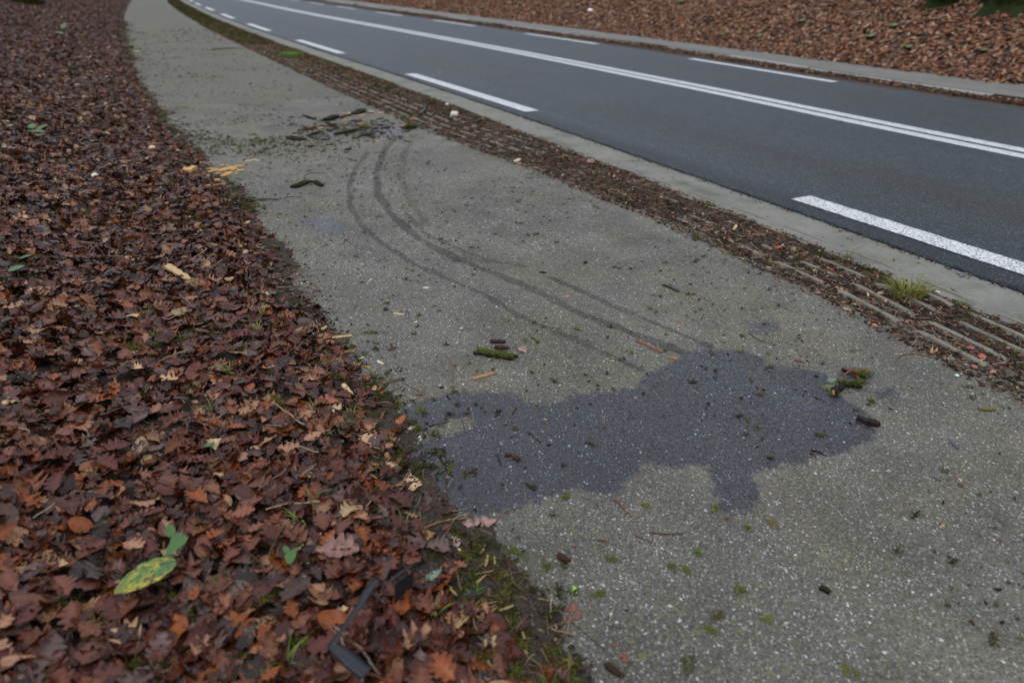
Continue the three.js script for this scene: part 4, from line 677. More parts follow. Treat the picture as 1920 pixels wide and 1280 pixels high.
// the heap of fresh splinters at the bend of the path edge
WC('thick pale wood chunk beside the splinter heap', [351, 325], [365, 318], 0.06, 0.03, 0xcda873, { name: 'wood_chunk', cat: 'wood', taper: 0.2 });
{
  R0 = rng(321);
  for (const [a, b, w] of [[[389, 326], [409, 319], 0.03], [[410, 322], [436, 315], 0.035], [[420, 320], [458, 311], 0.03], [[413, 333], [432, 329], 0.025], [[384, 351], [424, 347], 0.025], [[402, 339], [414, 340], 0.03]]) WC('long yellow splinter in the fresh wood heap at the path edge', a, b, w, 0.009, 0xcba268, { taper: 0.7, lift: 0.004, group: 'fresh wood splinters' });
  for (let k = 0; k < 46; k++) { const x = 425 + gauss() * 17, y = 322 + gauss() * 5.5, a = rr(-0.5, 0.3), L = rr(2, 8); WC('small yellow splinter in the fresh wood heap at the path edge', [x - L * cos(a), y - L * sin(a) * 0.6], [x + L * cos(a), y + L * sin(a) * 0.6], rr(0.008, 0.02), 0.004, pick([0xcfa96f, 0xd9ba85, 0xb98e58]), { taper: 0.6, lift: rr(0, 0.014), group: 'small fresh wood splinters' }); }
  for (const [x, y] of [[478, 300], [470, 301], [464, 302], [484, 301]]) WC('cream splinter on the path beyond the wood heap', [x - 5, y + 1], [x + 4, y - 1], 0.02, 0.004, 0xd2bd96, { group: 'cream splinters beyond the wood heap' });
  for (const [x, y, L] of [[684, 209, 7], [678, 217, 7], [675, 233, 5], [775, 223, 6], [713, 212, 4], [600, 241, 5], [655, 213, 4], [643, 214, 4], [632, 199, 3], [757, 236, 8], [695, 210, 5], [708, 266, 4]]) WC('tan wood chip in the debris line across the path', [x - L, y + 0.8], [x + L, y - 0.8], 0.035, 0.009, pick([0xbb9b74, 0xcbb491, 0xa98562]), { group: 'tan wood chips in the debris line' });
  WC('pale chip on the far left edge of the path', [251, 97], [261, 96], 0.05, 0.012, 0xd6b988);
}
// slabs of bark with moss, the debris line
function mossSlab(name, label, a, b, w, th, hex, mossHex, seed, cover = 0.9) {
  const A = hit(...a), B = hit(...b), c = A.clone().add(B).multiplyScalar(0.5), len = hypot(B.x - A.x, B.z - A.z), g = base(name, c, label, 'bark'); g.rotation.y = -Math.atan2(B.z - A.z, B.x - A.x);
  mesh('bark', boxUV(chipGeo(seed, 1, 0.3, 22), 6).scale(len, th * 2, w / 0.4).translate(0, th * 0.5, 0), bark(hex), g);
  const q = rng(seed), parts = []; for (let i = 0; i < 120; i++) { const x = (q() - 0.5) * len * cover, z = (q() - 0.5) * w * cover, bl = bladesGeo(7, seed + i, 0.008 + 0.1 * th, 0.0009 + th * 0.02, 0.006 + th * 0.2); bl.translate(x, th * 1.0 - abs(z / w) * th * 0.5, z); parts.push(bl); } mesh('moss', mergeGeometries(parts), tintMoss(mossHex), g); return g;
}
mossSlab('mossy_bark', 'moss covered bark slab lying alone on the dry path', [893, 661], [967, 673], 0.036, 0.011, 0x3d2a20, 0x5f6a35, 61);
mossSlab('mossy_bark', 'dark green mossy bark clump on the path beside a slim twig', [550, 353], [579, 341], 0.055, 0.012, 0x2c2a20, 0x3f4526, 62);
mossSlab('mossy_bark', 'small mossy bark clump next to the larger clump', [588, 341], [604, 350], 0.035, 0.009, 0x332d24, 0x3b3d24, 63);
mossSlab('mossy_bark', 'black and green bark lump in the debris line', [612, 227], [630, 219], 0.08, 0.022, 0x1d1a16, 0x4d5218, 64, 0.6);
mossSlab('mossy_bark', 'ragged bark lump by the pavers in the debris line', [666, 215], [681, 207], 0.09, 0.02, 0x2b211a, 0x454a1e, 65, 0.5);
mossSlab('mossy_bark', 'low bark heap at the litter end of the debris line', [540, 258], [566, 263], 0.09, 0.012, 0x2e251c, 0x464a20, 66, 0.7);
mossSlab('mossy_bark', 'long thin bark strip in the debris line', [569, 217], [590, 225], 0.03, 0.01, 0x33271e, 0x424420, 67, 0.5);
mossSlab('mossy_bark', 'dark bark strip before the puddle in the debris line', [611, 230], [634, 241], 0.035, 0.01, 0x2d231b, 0x3f4220, 68, 0.5);
mossSlab('mossy_bark', 'wet black bark strip at the puddle in the debris line', [576, 255], [603, 247], 0.03, 0.008, 0x1a1714, 0x34371c, 69, 0.4);
mossSlab('mossy_bark', 'bark shreds between puddle and litter in the debris line', [560, 245], [600, 239], 0.05, 0.008, 0x46382b, 0x4a4a26, 70, 0.5);
mossSlab('mossy_branch', 'green lichen covered branch piece lying in the puddle', [630, 253], [668, 245], 0.034, 0.016, 0x23261e, 0x4c5f3c, 72);
mossSlab('mossy_branch', 'thin mossy branch beyond the puddle', [632, 222], [658, 216], 0.016, 0.01, 0x2b2c1c, 0x55602a, 73);
tuft('round green moss clump at the puddle rim', 773, 240, 0.055, 0x4b5222, { name: 'moss_clump', h: 0.035 });
tuft('yellow green moss patch beside the puddle', 687, 239, 0.05, 0x72712f, { name: 'moss_clump', h: 0.02 });
tuft('small dark moss clump beside the puddle', 692, 253, 0.04, 0x3a3f1e, { name: 'moss_clump', h: 0.02 });
WC('dark bark piece on the path before the debris line', [577, 276], [588, 275], 0.03, 0.012, 0x2b211b, { name: 'bark_chip', cat: 'bark' });
WC('dark bark sliver before the puddle', [647, 282], [659, 279], 0.025, 0.01, 0x2d241e, { name: 'bark_chip', cat: 'bark' });

{
  R0 = rng(909);
  for (let k = 0; k < 70; k++) { const x = rr(545, 790), y = 236 + gauss() * 14 + (x - 660) * -0.05, a = rr(-0.7, 0.7), L = rr(2, 9); if (y > 275 || y < 196 || x > 700 + (y - 196) * 1.6) continue; WC('small dark bark scrap in the debris line across the path', [x - L * cos(a), y - L * sin(a) * 0.4], [x + L * cos(a), y + L * sin(a) * 0.4], rr(0.012, 0.04), rr(0.003, 0.009), pick([0x2b211a, 0x3a2c22, 0x1d1815, 0x4a3a2c]), { name: 'bark_chip', cat: 'bark', group: 'dark bark scraps in the debris line' }); }
  for (let k = 0; k < 16; k++) { const x = rr(345, 620), y = 262 + gauss() * 16 - (x - 480) * 0.09; tuft('low green moss shreds spread on the path before the debris line', x, y, rr(0.012, 0.03), pick([0x5a6028, 0x4a4c22, 0x66702c]), { h: 0.01, group: 'moss shreds before the debris line' }); }
}
// broken lichen branch at the rim of the wet patch
{
  const c = hit(1590, 722), g = base('lichen_branch', c, 'broken mossy branch with pale lichen at the rim of the wet patch', 'branch'), S = (pts, r, mat, part, lift = 0, ends = false) => stick('x', '', '', pts, r, mat, { parent: g, part, lift, taper: 0.15, ends, end: wood(0xb58a58) });
  S([[1561, 741], [1572, 731], [1585, 722]], 0.0115, bark(0x2a251c), 'stub', 0, true); S([[1585, 724], [1600, 725], [1613, 728]], 0.011, bark(0x2a271d), 'stub', 0, true); S([[1576, 715], [1590, 708], [1598, 700]], 0.0035, bark(0x7a5a4c), 'twig', 0.02); S([[1584, 701], [1600, 702], [1628, 703]], 0.008, bark(0x7b4a35), 'bark_strip', 0.004); S([[1604, 708], [1612, 716], [1622, 718]], 0.0055, bark(0x6d4030), 'bark_strip', 0.002); S([[1580, 696], [1584, 701]], 0.005, bark(0x1c1814), 'twig', 0.004);
  const pad = (px, py, r, hex, part, h, up) => { const m = mesh(part, mossPad(r, r * 0.7, 40, h, px | 0), tintMoss(hex), g); m.position.copy(hit(px, py)).sub(g.position); m.position.y += up; };
  pad(1618, 704, 0.016, 0x5d6b1e, 'moss', 0.014, 0.008); pad(1606, 726, 0.017, 0x4a5a26, 'moss', 0.013, 0.014); pad(1578, 727, 0.014, 0x465024, 'moss', 0.011, 0.016); pad(1556, 730, 0.016, 0x8c9878, 'lichen', 0.012, 0.002); pad(1560, 722, 0.011, 0xa3b3a0, 'lichen', 0.009, 0.012); pad(1566, 741, 0.012, 0x5a6232, 'moss', 0.008, 0.004);
}
// ------------------------------------------------------------------ the split wooden peg standing at the path edge
stick('wood_peg', 'smooth pale cylindrical wood peg at the path edge', 'wood', [[646, 726], [653, 736], [661, 746]], 0.0088, wood(0xd6b98a, 0.6), { taper: 0.05, rough: 0.03, end: wood(0xc9a776) });

// ------------------------------------------------------------------ leaves lying apart from the litter
leaf('oak_leaf', 'large brown oak leaf on the path just below the wet patch', 903, 981, 0.088, 0, 0x8a6a60, 190);
leaf('oak_leaf', 'pointed red brown leaf alone on the gritty path', 1072, 1148, 0.05, 7, 0x7a4236, 255);
leaf('beech_leaf', 'smooth orange brown oval leaf on the wet patch', 751, 790, 0.045, 10, 0x9a5234, 65, { lift: 0.006 });
leaf('leaf_scrap', 'torn grey pink oak leaf beside the mossy bark slab', 977, 657, 0.05, 2, 0x8d7068, 320);
leaf('leaf_scrap', 'pinkish leaf scrap lying between two wheel tracks', 1060, 556, 0.035, 3, 0x94705f, 20);
leaf('leaf_scrap', 'small brown leaf scrap near the wheel track', 1029, 532, 0.024, 4, 0x6c4838, 80);
leaf('leaf_scrap', 'small curled brown leaf above the wet patch', 786, 741, 0.03, 5, 0x6e4a3a, 10);
leaf('oak_leaf', 'tan pointed leaf on the seam of path and pavers', 1749, 662, 0.05, 8, 0xa77f60, 350);
leaf('oak_leaf', 'big grey tan oak leaf on the litter near the path corner', 612, 769, 0.085, 1, 0xa08667, 10);
leaf('oak_leaf', 'red brown oak leaf under the big grey tan leaf', 615, 757, 0.08, 5, 0x8a4f38, 200);
leaf('oak_leaf', 'pale brown oak leaf at the foot of the wood peg', 645, 751, 0.05, 4, 0x8d6a58, 175);
leaf('oak_leaf', 'pale pinkish oak leaf below the dried arching stem', 845, 1012, 0.055, 3, 0x9a837c, 320);
leaf('oak_leaf', 'wide violet brown oak leaf on the litter', 628, 1035, 0.1, 2, 0x7c5a50, 5);
leaf('leaf_scrap', 'curled dead leaf on the concrete kerb', 1473, 440, 0.045, 9, 0x5a4030, 160, { lift: 0.008 });
leaf('leaf_scrap', 'brown leaf scrap on the road beside the edge line', 825, 135, 0.06, 11, 0xa06a48, 10);
leaf('leaf_scrap', 'orange leaf scrap on the road near the centre line', 1720, 241, 0.05, 12, 0x9c6c52, 10);
leaf('leaf_scrap', 'brown leaf at the bottom of the gritty path', 1171, 1236, 0.028, 6, 0x6b3f30, 140);
for (const [x, y, c, l] of [[1840, 671, 0xa5443c, 'bright red leaf scrap on the pavers near the right'], [1819, 654, 0x8d3f46, 'dark pink leaf scrap on the pavers'], [1557, 505, 0xa8503f, 'red leaf scrap in the verge dirt by the grass tuft'], [1458, 465, 0xb0503c, 'orange red leaf scrap in the verge dirt by the kerb'], [1651, 551, 0xa5784e, 'tan curled leaf beside the grass tuft'], [1545, 530, 0x7c4c38, 'brown curled leaf in the verge dirt'], [1842, 680, 0xa87c5a, 'tan leaf scrap under the red scrap on the pavers'], [964, 256, 0xb0584e, 'pink leaf scrap on the verge dirt'], [997, 263, 0xa85a48, 'salmon leaf scrap at the kerb on the verge'], [1036, 278, 0xa0563f, 'rusty leaf scrap at the kerb on the verge'], [1151, 332, 0xb26a50, 'salmon leaf scrap on the verge dirt near the kerb']]) leaf('leaf_scrap', l, x, y, 0.04, 10 + (x % 3), c, x % 360, { lift: 0.006 });

// ------------------------------------------------------------------ acorns and stones
const nut = (l, x, y, hex, r = 0.009, g) => pebble('acorn', l, 'acorn', x, y, r, tint(hex, 0.45, { specularIntensity: 0.6 }), { sx: 1.5, sy: 0.8, group: g });
nut('dark acorn on the dry path', 1098, 493, 0x1d1815); nut('black acorn on the path near the rectangular chip', 723, 581, 0x221a17); nut('shiny brown acorn at the corner of the wet patch', 729, 840, 0x9b6a4c, 0.01); nut('brown acorn at the litter edge below the wet patch corner', 726, 857, 0x8a5638, 0.009); nut('black acorn beside the shiny brown acorn', 735, 848, 0x1e1a18, 0.009);
for (const [x, y] of [[1569, 542], [1577, 544], [1534, 551], [1661, 566], [1809, 578], [1826, 690], [1700, 605], [1862, 700], [1640, 612], [1760, 640], [1890, 655], [1500, 522]]) nut('pinkish brown acorn half sunk in the paver dirt', x, y, pick([0x9a6450, 0x8a5a4a, 0xa87458]), 0.008, 'acorns on the pavers');
pebble('stone', 'small grey brown stone on the path beside the lichen branch', 'stone', 1709, 726, 0.008, tint(0x6e6458));
pebble('stone', 'white pebble on the path by the verge', 'stone', 1795, 705, 0.006, tint(0xd8d4cc));
pebble('stone', 'round pale stone on the verge by the debris line', 'stone', 852, 218, 0.04, tint(0xc9bfae), { sy: 0.8 });
pebble('stone', 'pinkish stone on the verge by the kerb', 'stone', 1107, 307, 0.03, tint(0x8a6f66));
pebble('stone', 'small tan stone on the path near the dark bark chip', 'stone', 865, 618, 0.0075, tint(0xa39a86));
pebble('stone', 'brown lump on the path above the wet patch', 'stone', 735, 655, 0.009, tint(0x4d362a), { sx: 1.9, sy: 0.5 });
pebble('paper_scrap', 'crumpled white scrap on the leaf bank across the road', 'litter', 1107, 22, 0.07, tint(0xe8eef2, 0.6));
pebble('stone', 'small white stone on the verge near the black plastic piece', 'stone', 838, 197, 0.018, tint(0xd9d5cc));
pebble('stone', 'white shell like chip on the litter', 'stone', 178, 331, 0.022, tint(0xd2c4ac), { sy: 0.4 });
pebble('stone', 'cream chip on the litter near the path bend', 'stone', 285, 279, 0.022, tint(0xc9b694), { sy: 0.6 });
// shards of dark plastic or slate
function shard(label, a, b, w, hex, o = {}) { const m = chip('shard', label, 'shard', a, b, w, 0.0025, tint(hex, 0.35, { specularIntensity: 0.8 }), { taper: 0.4, ...o }); return m; }
shard('blue grey shard pointing down the dry path near the verge', [1781, 825], [1797, 841], 0.012, 0x3d4148); shard('blue grey shard beside the black bark twig', [1262, 536], [1273, 543], 0.013, 0x3c434c); shard('blue grey shard at the seam of path and pavers', [1487, 531], [1503, 529], 0.014, 0x343a44); shard('smoky grey shard on the kerb', [1800, 520], [1812, 512], 0.016, 0x474d54); shard('black flat shard at the edge of verge and path', [985, 333], [1000, 332], 0.02, 0x1c1a18); shard('black sliver on the kerb', [1794, 513], [1801, 515], 0.008, 0x161616); shard('small blue grey shard on the dry path at the right', [1753, 894], [1763, 901], 0.008, 0x4a4f55);

// ------------------------------------------------------------------ black plastic trim
function ribbon(name, label, pts, mat, o = {}) {                     // points [px, py, lift, half width, twist]
  const P = pts.map(([x, y, l]) => hit(x, y).add(new THREE.Vector3(0, l, 0))), c = P[floor(P.length / 2)].clone(); c.y = min(...P.map((p) => p.y)); const g = base(name, c, label, 'plastic strip');
  const cv = new THREE.CatmullRomCurve3(P.map((p) => p.clone().sub(c)), false, 'catmullrom', 0.3), m = (pts.length - 1) * 6, pos = [], idx = [], th = 0.0014;
  for (let i = 0; i <= m; i++) {
    const f = i / m * (pts.length - 1), k = min(pts.length - 2, floor(f)), u = f - k, hw = mix(pts[k][3], pts[k + 1][3], u), tw = mix(pts[k][4], pts[k + 1][4], u), p = cv.getPoint(i / m), t = cv.getTangent(i / m), side = new THREE.Vector3().crossVectors(t, UP).normalize(), up = new THREE.Vector3().crossVectors(side, t).normalize(), a = side.clone().multiplyScalar(cos(tw)).addScaledVector(up, sin(tw)), b = up.clone().multiplyScalar(cos(tw)).addScaledVector(side, -sin(tw));
    for (const [x, y] of [[-1, 1], [-0.3, 1.6], [0.4, 1.4], [1, 0], [0.4, -0.4], [-0.3, -0.6]]) { const v = p.clone().addScaledVector(a, x * hw).addScaledVector(b, y * th + 0.25 * hw * x * x); pos.push(v.x, v.y, v.z); }
  }
  for (let i = 0; i < m; i++) for (let j = 0; j < 6; j++) { const a = i * 6 + j, b = i * 6 + (j + 1) % 6; idx.push(a, b, a + 6, b, b + 6, a + 6); }
  for (const i of [0, m * 6]) idx.push(i, i + 1, i + 5, i + 1, i + 4, i + 5, i + 1, i + 2, i + 4, i + 2, i + 3, i + 4);
  const geo = new THREE.BufferGeometry(); geo.setAttribute('position', new THREE.Float32BufferAttribute(pos, 3)); geo.setIndex(idx); geo.computeVertexNormals(); mesh(o.part ?? 'strip', geo, mat, g); return [g, c];
}
const plastic = std({ color: 0x15171a, roughness: 0.4, side: THREE.DoubleSide, specularIntensity: 0.8 });
{
  const [g, c] = ribbon('plastic_strip', 'long bent black plastic trim strip lying on the litter by the mossy edge', [[690, 1300, 0.050, 0.0138, 0.12], [655, 1272, 0.055, 0.0147, 0.10], [633, 1254, 0.060, 0.0112, 0.20], [643, 1238, 0.065, 0.0051, 0.36], [660, 1216, 0.070, 0.0051, 0.36], [680, 1190, 0.075, 0.0076, 0.24], [696, 1166, 0.080, 0.0095, 0.12], [714, 1147, 0.085, 0.0069, 0.36], [727, 1149, 0.075, 0.0047, 0.48], [750, 1128, 0.075, 0.0047, 0.44], [778, 1106, 0.070, 0.0051, 0.40], [790, 1105, 0.060, 0.0025, 0.32], [806, 1093, 0.055, 0.0025, 0.24]], plastic);
  const flap = new THREE.BufferGeometry(), v = [[741, 1154, 0.03], [744, 1140, 0.065], [778, 1111, 0.06], [776, 1120, 0.035]].map(([x, y, l]) => hit(x, y).add(new THREE.Vector3(0, l, 0)).sub(c)), pp = []; for (const d of [0, 0.0018]) for (const q of v) pp.push(q.x, q.y, q.z - d); flap.setAttribute('position', new THREE.Float32BufferAttribute(pp, 3)); flap.setIndex([0, 1, 2, 0, 2, 3, 4, 6, 5, 4, 7, 6, 0, 4, 1, 1, 4, 5, 1, 5, 2, 2, 5, 6, 2, 6, 3, 3, 6, 7, 3, 7, 0, 0, 7, 4]); flap.computeVertexNormals(); mesh('flap', flap, plastic, g);
}
ribbon('plastic_strip', 'short bent black plastic piece on the verge', [[787, 214, 0.01, 0.012, 0], [794, 211, 0.02, 0.01, 0.4], [800, 206, 0.05, 0.011, 0.8], [819, 203, 0.05, 0.009, 0.8]], plastic);
ribbon('plastic_strip', 'black plastic strip lying in the litter below the mossy tree', [[100, 142, 0.03, 0.02, 0.2], [118, 142, 0.03, 0.02, 0.3], [130, 139, 0.04, 0.04, 0.4], [146, 136, 0.05, 0.04, 0.4]], plastic);
{
  const g = stick('lichen_stick', 'dark stick with pale lichen in the moss at the end of the long plastic strip', 'stick', [[804, 1096], [822, 1080], [838, 1060]], 0.006, bark(0x24231c)); for (const [x, y] of [[808, 1091], [818, 1082]]) { const m = mesh('lichen', mossPad(0.008, 0.006, 14, 0.006, x), tintMoss(0xa5c2ad), g); m.position.copy(hit(x, y)).sub(g.position); m.position.y += 0.012; }
}

// ------------------------------------------------------------------ moss tufts
for (const [x, y, r, c, l] of [
  [971, 1039, 0.023, 0x5a6a22, 'broad fresh green moss tuft on the gritty path below the oak leaf'], [1060, 931, 0.016, 0x5d6824, 'green moss tuft at the lower rim of the wet patch'], [1122, 1120, 0.014, 0x5a6626, 'green moss tuft near the small bright green leaf'], [1144, 1050, 0.012, 0x6a6a2c, 'yellowish moss tuft near the short red brown twig'], [1261, 1067, 0.013, 0x56622a, 'green moss tuft near the long level twig'],
  [1389, 1104, 0.018, 0x5d642a, 'brown and green moss tuft on the gritty path'], [1438, 1157, 0.012, 0x6c8030, 'bright green small moss tuft on the gritty path'], [1347, 1154, 0.013, 0x565028, 'dull brown moss tuft on the gritty path'], [1312, 1038, 0.011, 0x5f7a2c, 'light green moss tuft on the gritty path'], [1287, 1066, 0.012, 0x62752c, 'moss tuft close to the level twig'], [1329, 1181, 0.012, 0x6d6a30, 'olive moss tuft on the gritty path'],
  [1342, 957, 0.014, 0x6a6a26, 'yellow green moss tuft at the tongue of the wet patch'], [1401, 991, 0.01, 0x5b6c28, 'thin moss tuft below the tongue of the wet patch'], [1293, 1250, 0.016, 0x4a4c22, 'dark moss tuft at the bottom of the path'], [1597, 1260, 0.014, 0x77773a, 'pale moss tuft at the bottom of the path'], [1214, 947, 0.013, 0x7d7a30, 'yellow moss wisp below the wet patch'], [1451, 983, 0.014, 0x8a7a48, 'straw coloured moss wisp below the wet patch'],
  [1295, 716, 0.017, 0x2d3019, 'black green moss tuft in the wet patch under the wheel tracks'], [1384, 778, 0.016, 0x30331a, 'dark moss tuft in the middle of the wet patch'], [1428, 738, 0.018, 0x6a5c34, 'tawny moss tuft in the wet patch'], [1542, 816, 0.016, 0x484c1e, 'moss tuft in the wet patch near the charred stick'], [1633, 754, 0.015, 0x4a4a20, 'moss tuft on the dry path below the lichen branch'], [1442, 690, 0.012, 0x48563c, 'grey green moss tuft at the upper rim of the wet patch'],
  [995, 911, 0.016, 0x33331c, 'dark moss tuft in the wet patch near its lower rim'], [1110, 835, 0.012, 0x3c4422, 'small moss tuft in the wet patch beside a slanting twig'], [853, 735, 0.013, 0x4a5022, 'moss tuft at the upper rim of the wet patch near the litter'], [777, 790, 0.009, 0x55602a, 'small moss tuft beside the smooth oval leaf'], [1085, 617, 0.014, 0x6d7a2c, 'bright moss tuft beside a wheel track'], [1180, 660, 0.014, 0x70742e, 'moss tuft between two wheel tracks'],
  [1157, 502, 0.02, 0x4a5224, 'green moss tuft with a twig on the dry path'], [1003, 440, 0.02, 0x5e5f2a, 'olive moss tuft on the dry path'], [905, 658, 0.012, 0x5b6630, 'moss crumbs beside the mossy bark slab'], [1010, 640, 0.012, 0x66702c, 'moss tuft beside the grey leaf scrap'], [770, 509, 0.016, 0x65702c, 'moss tuft with pale scraps on the dry path'], [690, 625, 0.014, 0x5d5a2c, 'brown moss streak on the path near the litter'], [725, 570, 0.012, 0x4e5826, 'moss tuft beside the black acorn'],
  [988, 306, 0.045, 0x6c8a26, 'bright green moss cushion on the verge beside the pale wood block'], [336, 379, 0.05, 0x55661e, 'green moss cushion on the litter'], [560, 573, 0.02, 0x5e6e24, 'green moss cushion at the mossy path edge'], [970, 379, 0.022, 0x5c5f28, 'moss streak on the dry path near the verge'], [965, 352, 0.02, 0x5d7026, 'green moss tuft on the dry path near the verge']]) tuft(l, x, y, r, c);
for (const [x, y] of [[866, 1146], [395, 1120], [620, 812]]) tuft('pale blue green lichen tuft lying in the litter', x, y, 0.005, 0x7d8f7c, { name: 'lichen_tuft', group: 'lichen tufts in the litter' });

// ------------------------------------------------------------------ grass and green plants
function grass(label, px, py, n, len, hexes, spread, o = {}) {
  const g = base('grass_tuft', hit(px, py), label, 'grass', o.group), per = hexes.map(() => []), q = rng((px * 3 + py) | 0);
  for (let i = 0; i < n; i++) {
    const a = q() * 2 * PI, r0 = sqrt(q()) * spread, x0 = cos(a) * r0 * (o.rx ?? 1), z0 = sin(a) * r0, b = a + (q() - 0.5) * 1.6 , l = len * (0.45 + 0.7 * q()), lean = 0.3 + 0.7 * q(), w = 0.0011 + 0.0009 * q(), pos = [], idx = [], N = 7;
    for (let k = 0; k <= N; k++) { const t = k / N, h = l * (t - lean * 0.62 * t * t), d = l * lean * t * t * 0.9, ww = w * (1 - t * t * 0.95); for (const s of [-1, 0, 1]) pos.push(x0 + cos(b) * d - sin(b) * ww * s, h + (s ? 0 : -w * 0.5), z0 + sin(b) * d + cos(b) * ww * s); }
    for (let k = 0; k < N; k++) for (let j = 0; j < 2; j++) { const a0 = k * 3 + j; idx.push(a0, a0 + 3, a0 + 1, a0 + 1, a0 + 3, a0 + 4); }
    const bg = new THREE.BufferGeometry(); bg.setAttribute('position', new THREE.Float32BufferAttribute(pos, 3)); bg.setIndex(idx); bg.computeVertexNormals(); per[floor(q() * hexes.length)].push(bg);
  }
  per.forEach((p, k) => p.length && mesh('blades', mergeGeometries(p), tint(hexes[k], 0.6, { side: THREE.DoubleSide, specularIntensity: 0.5 }), g)); return g;
}
const GR = [0x4a6a22, 0x5d7a2c, 0x8a8038, 0xa08a4a];
grass('thick green and straw grass tuft growing on the verge at the kerb', 1700, 556, 170, 0.13, GR, 0.055, { rx: 1.3 });
grass('few thin grass blades leaning over the kerb', 1588, 484, 14, 0.12, [0x55702a, 0x7a7c3a], 0.02);
grass('low grass sprout at the kerb by the right end of the verge', 1806, 574, 40, 0.04, [0x4d6a24, 0x62762c], 0.03);
grass('bright green grass patch on the verge far along the kerb', 545, 104, 420, 0.09, [0x5f9a1e, 0x6fa826, 0x4f8420], 0.22);
grass('low dull grass on the verge beside the bright patch', 588, 118, 160, 0.05, [0x6a7430, 0x7a7838], 0.25, { rx: 1.8 });
for (const [x, y, n] of [[515, 92, 120], [480, 74, 120], [440, 56, 120], [400, 36, 140], [375, 22, 160], [350, 8, 160], [335, 2, 160], [632, 128, 80], [700, 158, 60]]) grass('low olive grass along the kerb side of the far verge', x, y, n, 0.05, [0x6a7430, 0x7d7838, 0x5a6a26], 0.3, { rx: 1.6, group: 'olive grass clumps along the far verge' });
grass('single broad blue green blade at the wet patch corner', 664, 800, 4, 0.075, [0x4f7a48], 0.008);
grass('grass sprig at the path edge above the wet patch', 657, 782, 16, 0.045, [0x4f7a26, 0x6a8a34], 0.014);
grass('two green blades in the litter near the black plastic strip', 888, 1118, 6, 0.045, [0x4a7a1e], 0.01);
grass('pale green blade lying in the litter', 540, 1248, 5, 0.09, [0x6f8438], 0.012);
for (const [x, y] of [[270, 745], [590, 700], [398, 770], [275, 592], [480, 620], [760, 985], [820, 1150], [340, 640], [170, 895], [585, 940], [590, 770], [700, 880], [560, 520], [470, 560], [490, 590], [560, 980], [700, 700], [520, 470], [430, 700], [640, 800]]) grass('small green grass sprig poking through the leaves', x, y, 7, 0.05, [0x5a7428, 0x6f8234, 0x8a8a48], 0.012, { group: 'grass sprigs in the litter' });
// broad leaves
function broad(rows, seed, spots) {
  const g = new THREE.BufferGeometry(), pos = [], uv = [], idx = [], C = 9, q = rng(seed), bend = 0.12 + 0.12 * q();
  for (let i = 0; i <= rows; i++) for (let j = 0; j < C; j++) { const u = i / rows, c = j / (C - 1) * 2 - 1, w = 0.3 * pow(sin(PI * pow(u * 0.97 + 0.015, 0.85)), 0.7) * (1 + 0.04 * sin(u * 26 + c)); pos.push(u - 0.5, bend * (u - u * u) * 0.6 + 0.1 * abs(c) * w + 0.012 * nz(u * 6 + seed, c * 3, 2), c * w); uv.push(u, j / (C - 1)); }
  for (let i = 0; i < rows; i++) for (let j = 0; j < C - 1; j++) { const a = i * C + j; idx.push(a, a + 1, a + C, a + 1, a + C + 1, a + C); }
  g.setAttribute('position', new THREE.Float32BufferAttribute(pos, 3)); g.setAttribute('uv', new THREE.Float32BufferAttribute(uv, 2)); g.setIndex(idx); g.computeVertexNormals(); return g;
}
const leafSkin = (spotty, seed) => {
  const w = 256, P = new Paint(w, w);
  for (let j = 0; j < w; j++) for (let i = 0; i < w; i++) { const o = j * w + i, x = i / w, y = j / w, c = abs(y - 0.5), v = 0.85 + 0.3 * vn(x * 40, y * 40), vein = smooth(0.012, 0.004, c) + 0.5 * smooth(0.1, 0.03, abs(((x * 7 - c * 3.2) % 1 + 1) % 1 - 0.5)) * smooth(0.012, 0.03, c); let r = 0.05, g = 0.11, b = 0.025; if (spotty) { const t = smooth(0.42, 0.68, fbm(x * 3 + seed, y * 3, 3) + 0.16 * (y < 0.5 ? 1 : -0.7) * smooth(0.2, 0.5, x)); r = mix(0.055, 0.32, t); g = mix(0.14, 0.27, t); b = mix(0.03, 0.02, t); } P.c[o * 3] = r * v * (1 + 0.5 * vein); P.c[o * 3 + 1] = g * v * (1 + 0.35 * vein); P.c[o * 3 + 2] = b * v * (1 + 0.5 * vein); P.b[o] = 0.5 - 0.4 * vein; }
  if (spotty) { P.stones(150, seed, 4, 10, (q) => [0.05, 0.02, 0.02, 0.9], 0.3, false); P.stones(26, seed + 1, 8, 20, (q) => [0.06, 0.03, 0.025, 0.85], 0.3, false); }
  return std({ map: P.colour(false), bumpMap: P.grey(P.b, false), bumpScale: 0.001, roughness: 0.45, side: THREE.DoubleSide, specularIntensity: 0.6 });
};
const skinSpot = leafSkin(true, 5), skinGreen = leafSkin(false, 6);
function plant(label, px, py, blades, o = {}) {
  const g = base(o.name ?? 'dock_plant', hit(px, py), label, 'plant', o.group);
  for (const [dx, dy, len, yaw, mat, lift, tilt = 0.2] of blades) { const m = mesh('leaf', broad(18, (px + dx * 7 + 50) | 0), mat, g); m.position.copy(hit(px + dx, py + dy)).sub(g.position); m.position.y += lift; m.scale.setScalar(len); m.rotation.order = 'YXZ'; m.rotation.y = THREE.MathUtils.degToRad(yaw); m.rotation.z = tilt; }
  const st = tubeGeo([new THREE.Vector3(0, -0.02, 0), new THREE.Vector3(0.003, 0.01, 0.002), new THREE.Vector3(0.008, 0.025, 0.004)], [0.002, 0.0018, 0.0014], 6, 0.1, 3); mesh('stalk', st, tint(0x5a6a34), g); return g;
}
plant('dock leaf mottled yellow, green and brown lying on the litter', 300, 1090, [[-17, 22, 0.12, 218, skinSpot, 0.045, -0.1]]);
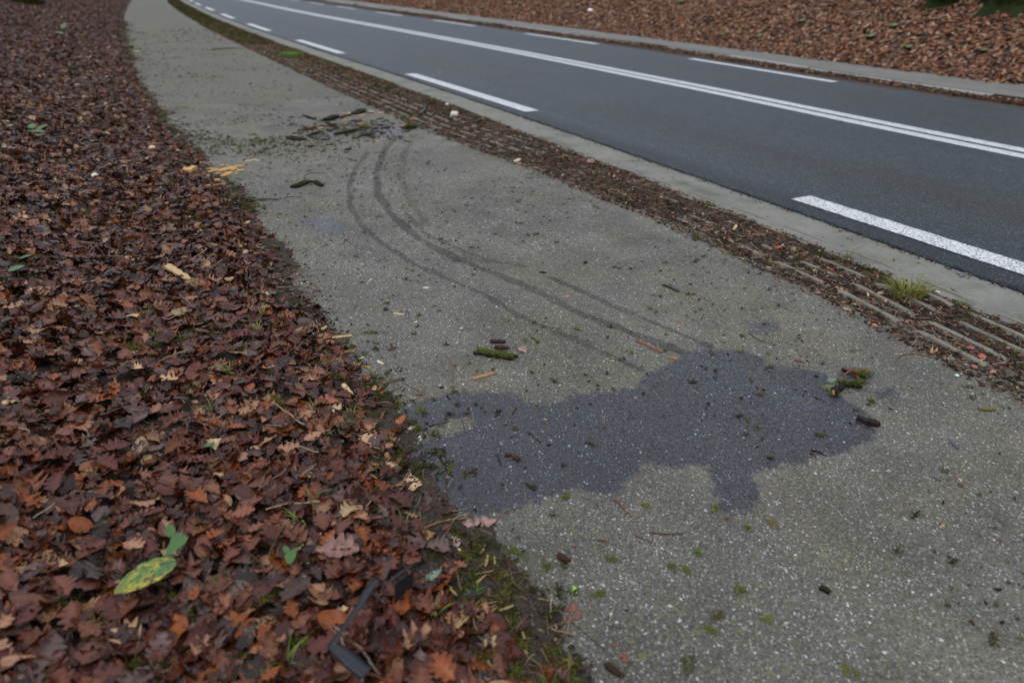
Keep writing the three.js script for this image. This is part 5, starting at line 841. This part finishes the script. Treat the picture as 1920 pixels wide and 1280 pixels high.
plant('small dock plant with a few plain green leaves', 332, 1040, [[7, 8, 0.055, 245, skinGreen, 0.04, -0.1], [-7, -22, 0.036, 120, skinGreen, 0.035, 0.3], [-14, 17, 0.03, 200, skinGreen, 0.02, 0], [4, -12, 0.036, 80, skinGreen, 0.03, 0.1]]);
plant('low round green leaf plant in the litter near the path', 548, 1060, [[0, 4, 0.04, 280, skinGreen, 0.03, 0], [-8, -10, 0.022, 130, skinGreen, 0.03, 0.2], [8, -8, 0.02, 60, skinGreen, 0.03, 0.2]], { name: 'green_seedling' });
plant('tiny bright green seedling in the litter', 395, 846, [[0, 0, 0.03, 200, skinGreen, 0.02, 0], [5, -2, 0.02, 60, skinGreen, 0.02, 0.2]], { name: 'green_seedling' });
plant('dim green seedling on the litter near the dark bark stick', 72, 260, [[0, 0, 0.12, 200, skinGreen, 0.05, 0.1], [10, -6, 0.1, 60, skinGreen, 0.06, 0.3], [6, 6, 0.1, 300, skinGreen, 0.05, 0.1], [-8, -8, 0.09, 120, skinGreen, 0.06, 0.2]], { name: 'green_seedling' });
plant('dark leaved seedling on the litter below the mossy tree', 122, 72, [[0, 0, 0.22, 250, skinGreen, 0.1, 0.2], [-10, 0, 0.18, 170, skinGreen, 0.1, 0.2], [4, 10, 0.2, 300, skinGreen, 0.08, 0.1], [24, 2, 0.18, 20, skinGreen, 0.08, 0.1], [0, -12, 0.2, 90, skinGreen, 0.12, 0.5]], { name: 'green_seedling' });
plant('dark green bramble leaf in the litter at the side', 34, 516, [[0, 0, 0.07, 260, skinGreen, 0.03, 0], [18, -22, 0.05, 30, skinGreen, 0.03, 0.2]], { name: 'green_seedling' });
leaf('green_leaf', 'small bright green leaf on the gritty path above the pointed leaf', 1078, 1108, 0.024, 10, 0x8fb04a, 100, { lift: 0.003 });
for (const [x, y, L] of [[1275, 10, 0.2], [1500, 48, 0.18], [1628, 78, 0.2], [1700, 98, 0.18], [1672, 58, 0.2], [1420, 76, 0.16], [1840, 105, 0.16], [1350, 72, 0.14], [975, 12, 0.2], [1590, 0, 0.25]]) plant('small green bramble sprout on the leaf bank across the road', x, y, [[0, 0, L, 240, skinGreen, 0.06, 0.2], [4, -3, L * 0.8, 40, skinGreen, 0.07, 0.3], [-4, -2, L * 0.8, 140, skinGreen, 0.07, 0.3]], { name: 'green_seedling', group: 'bramble sprouts on the bank' });
renderer.render(scene, camera);
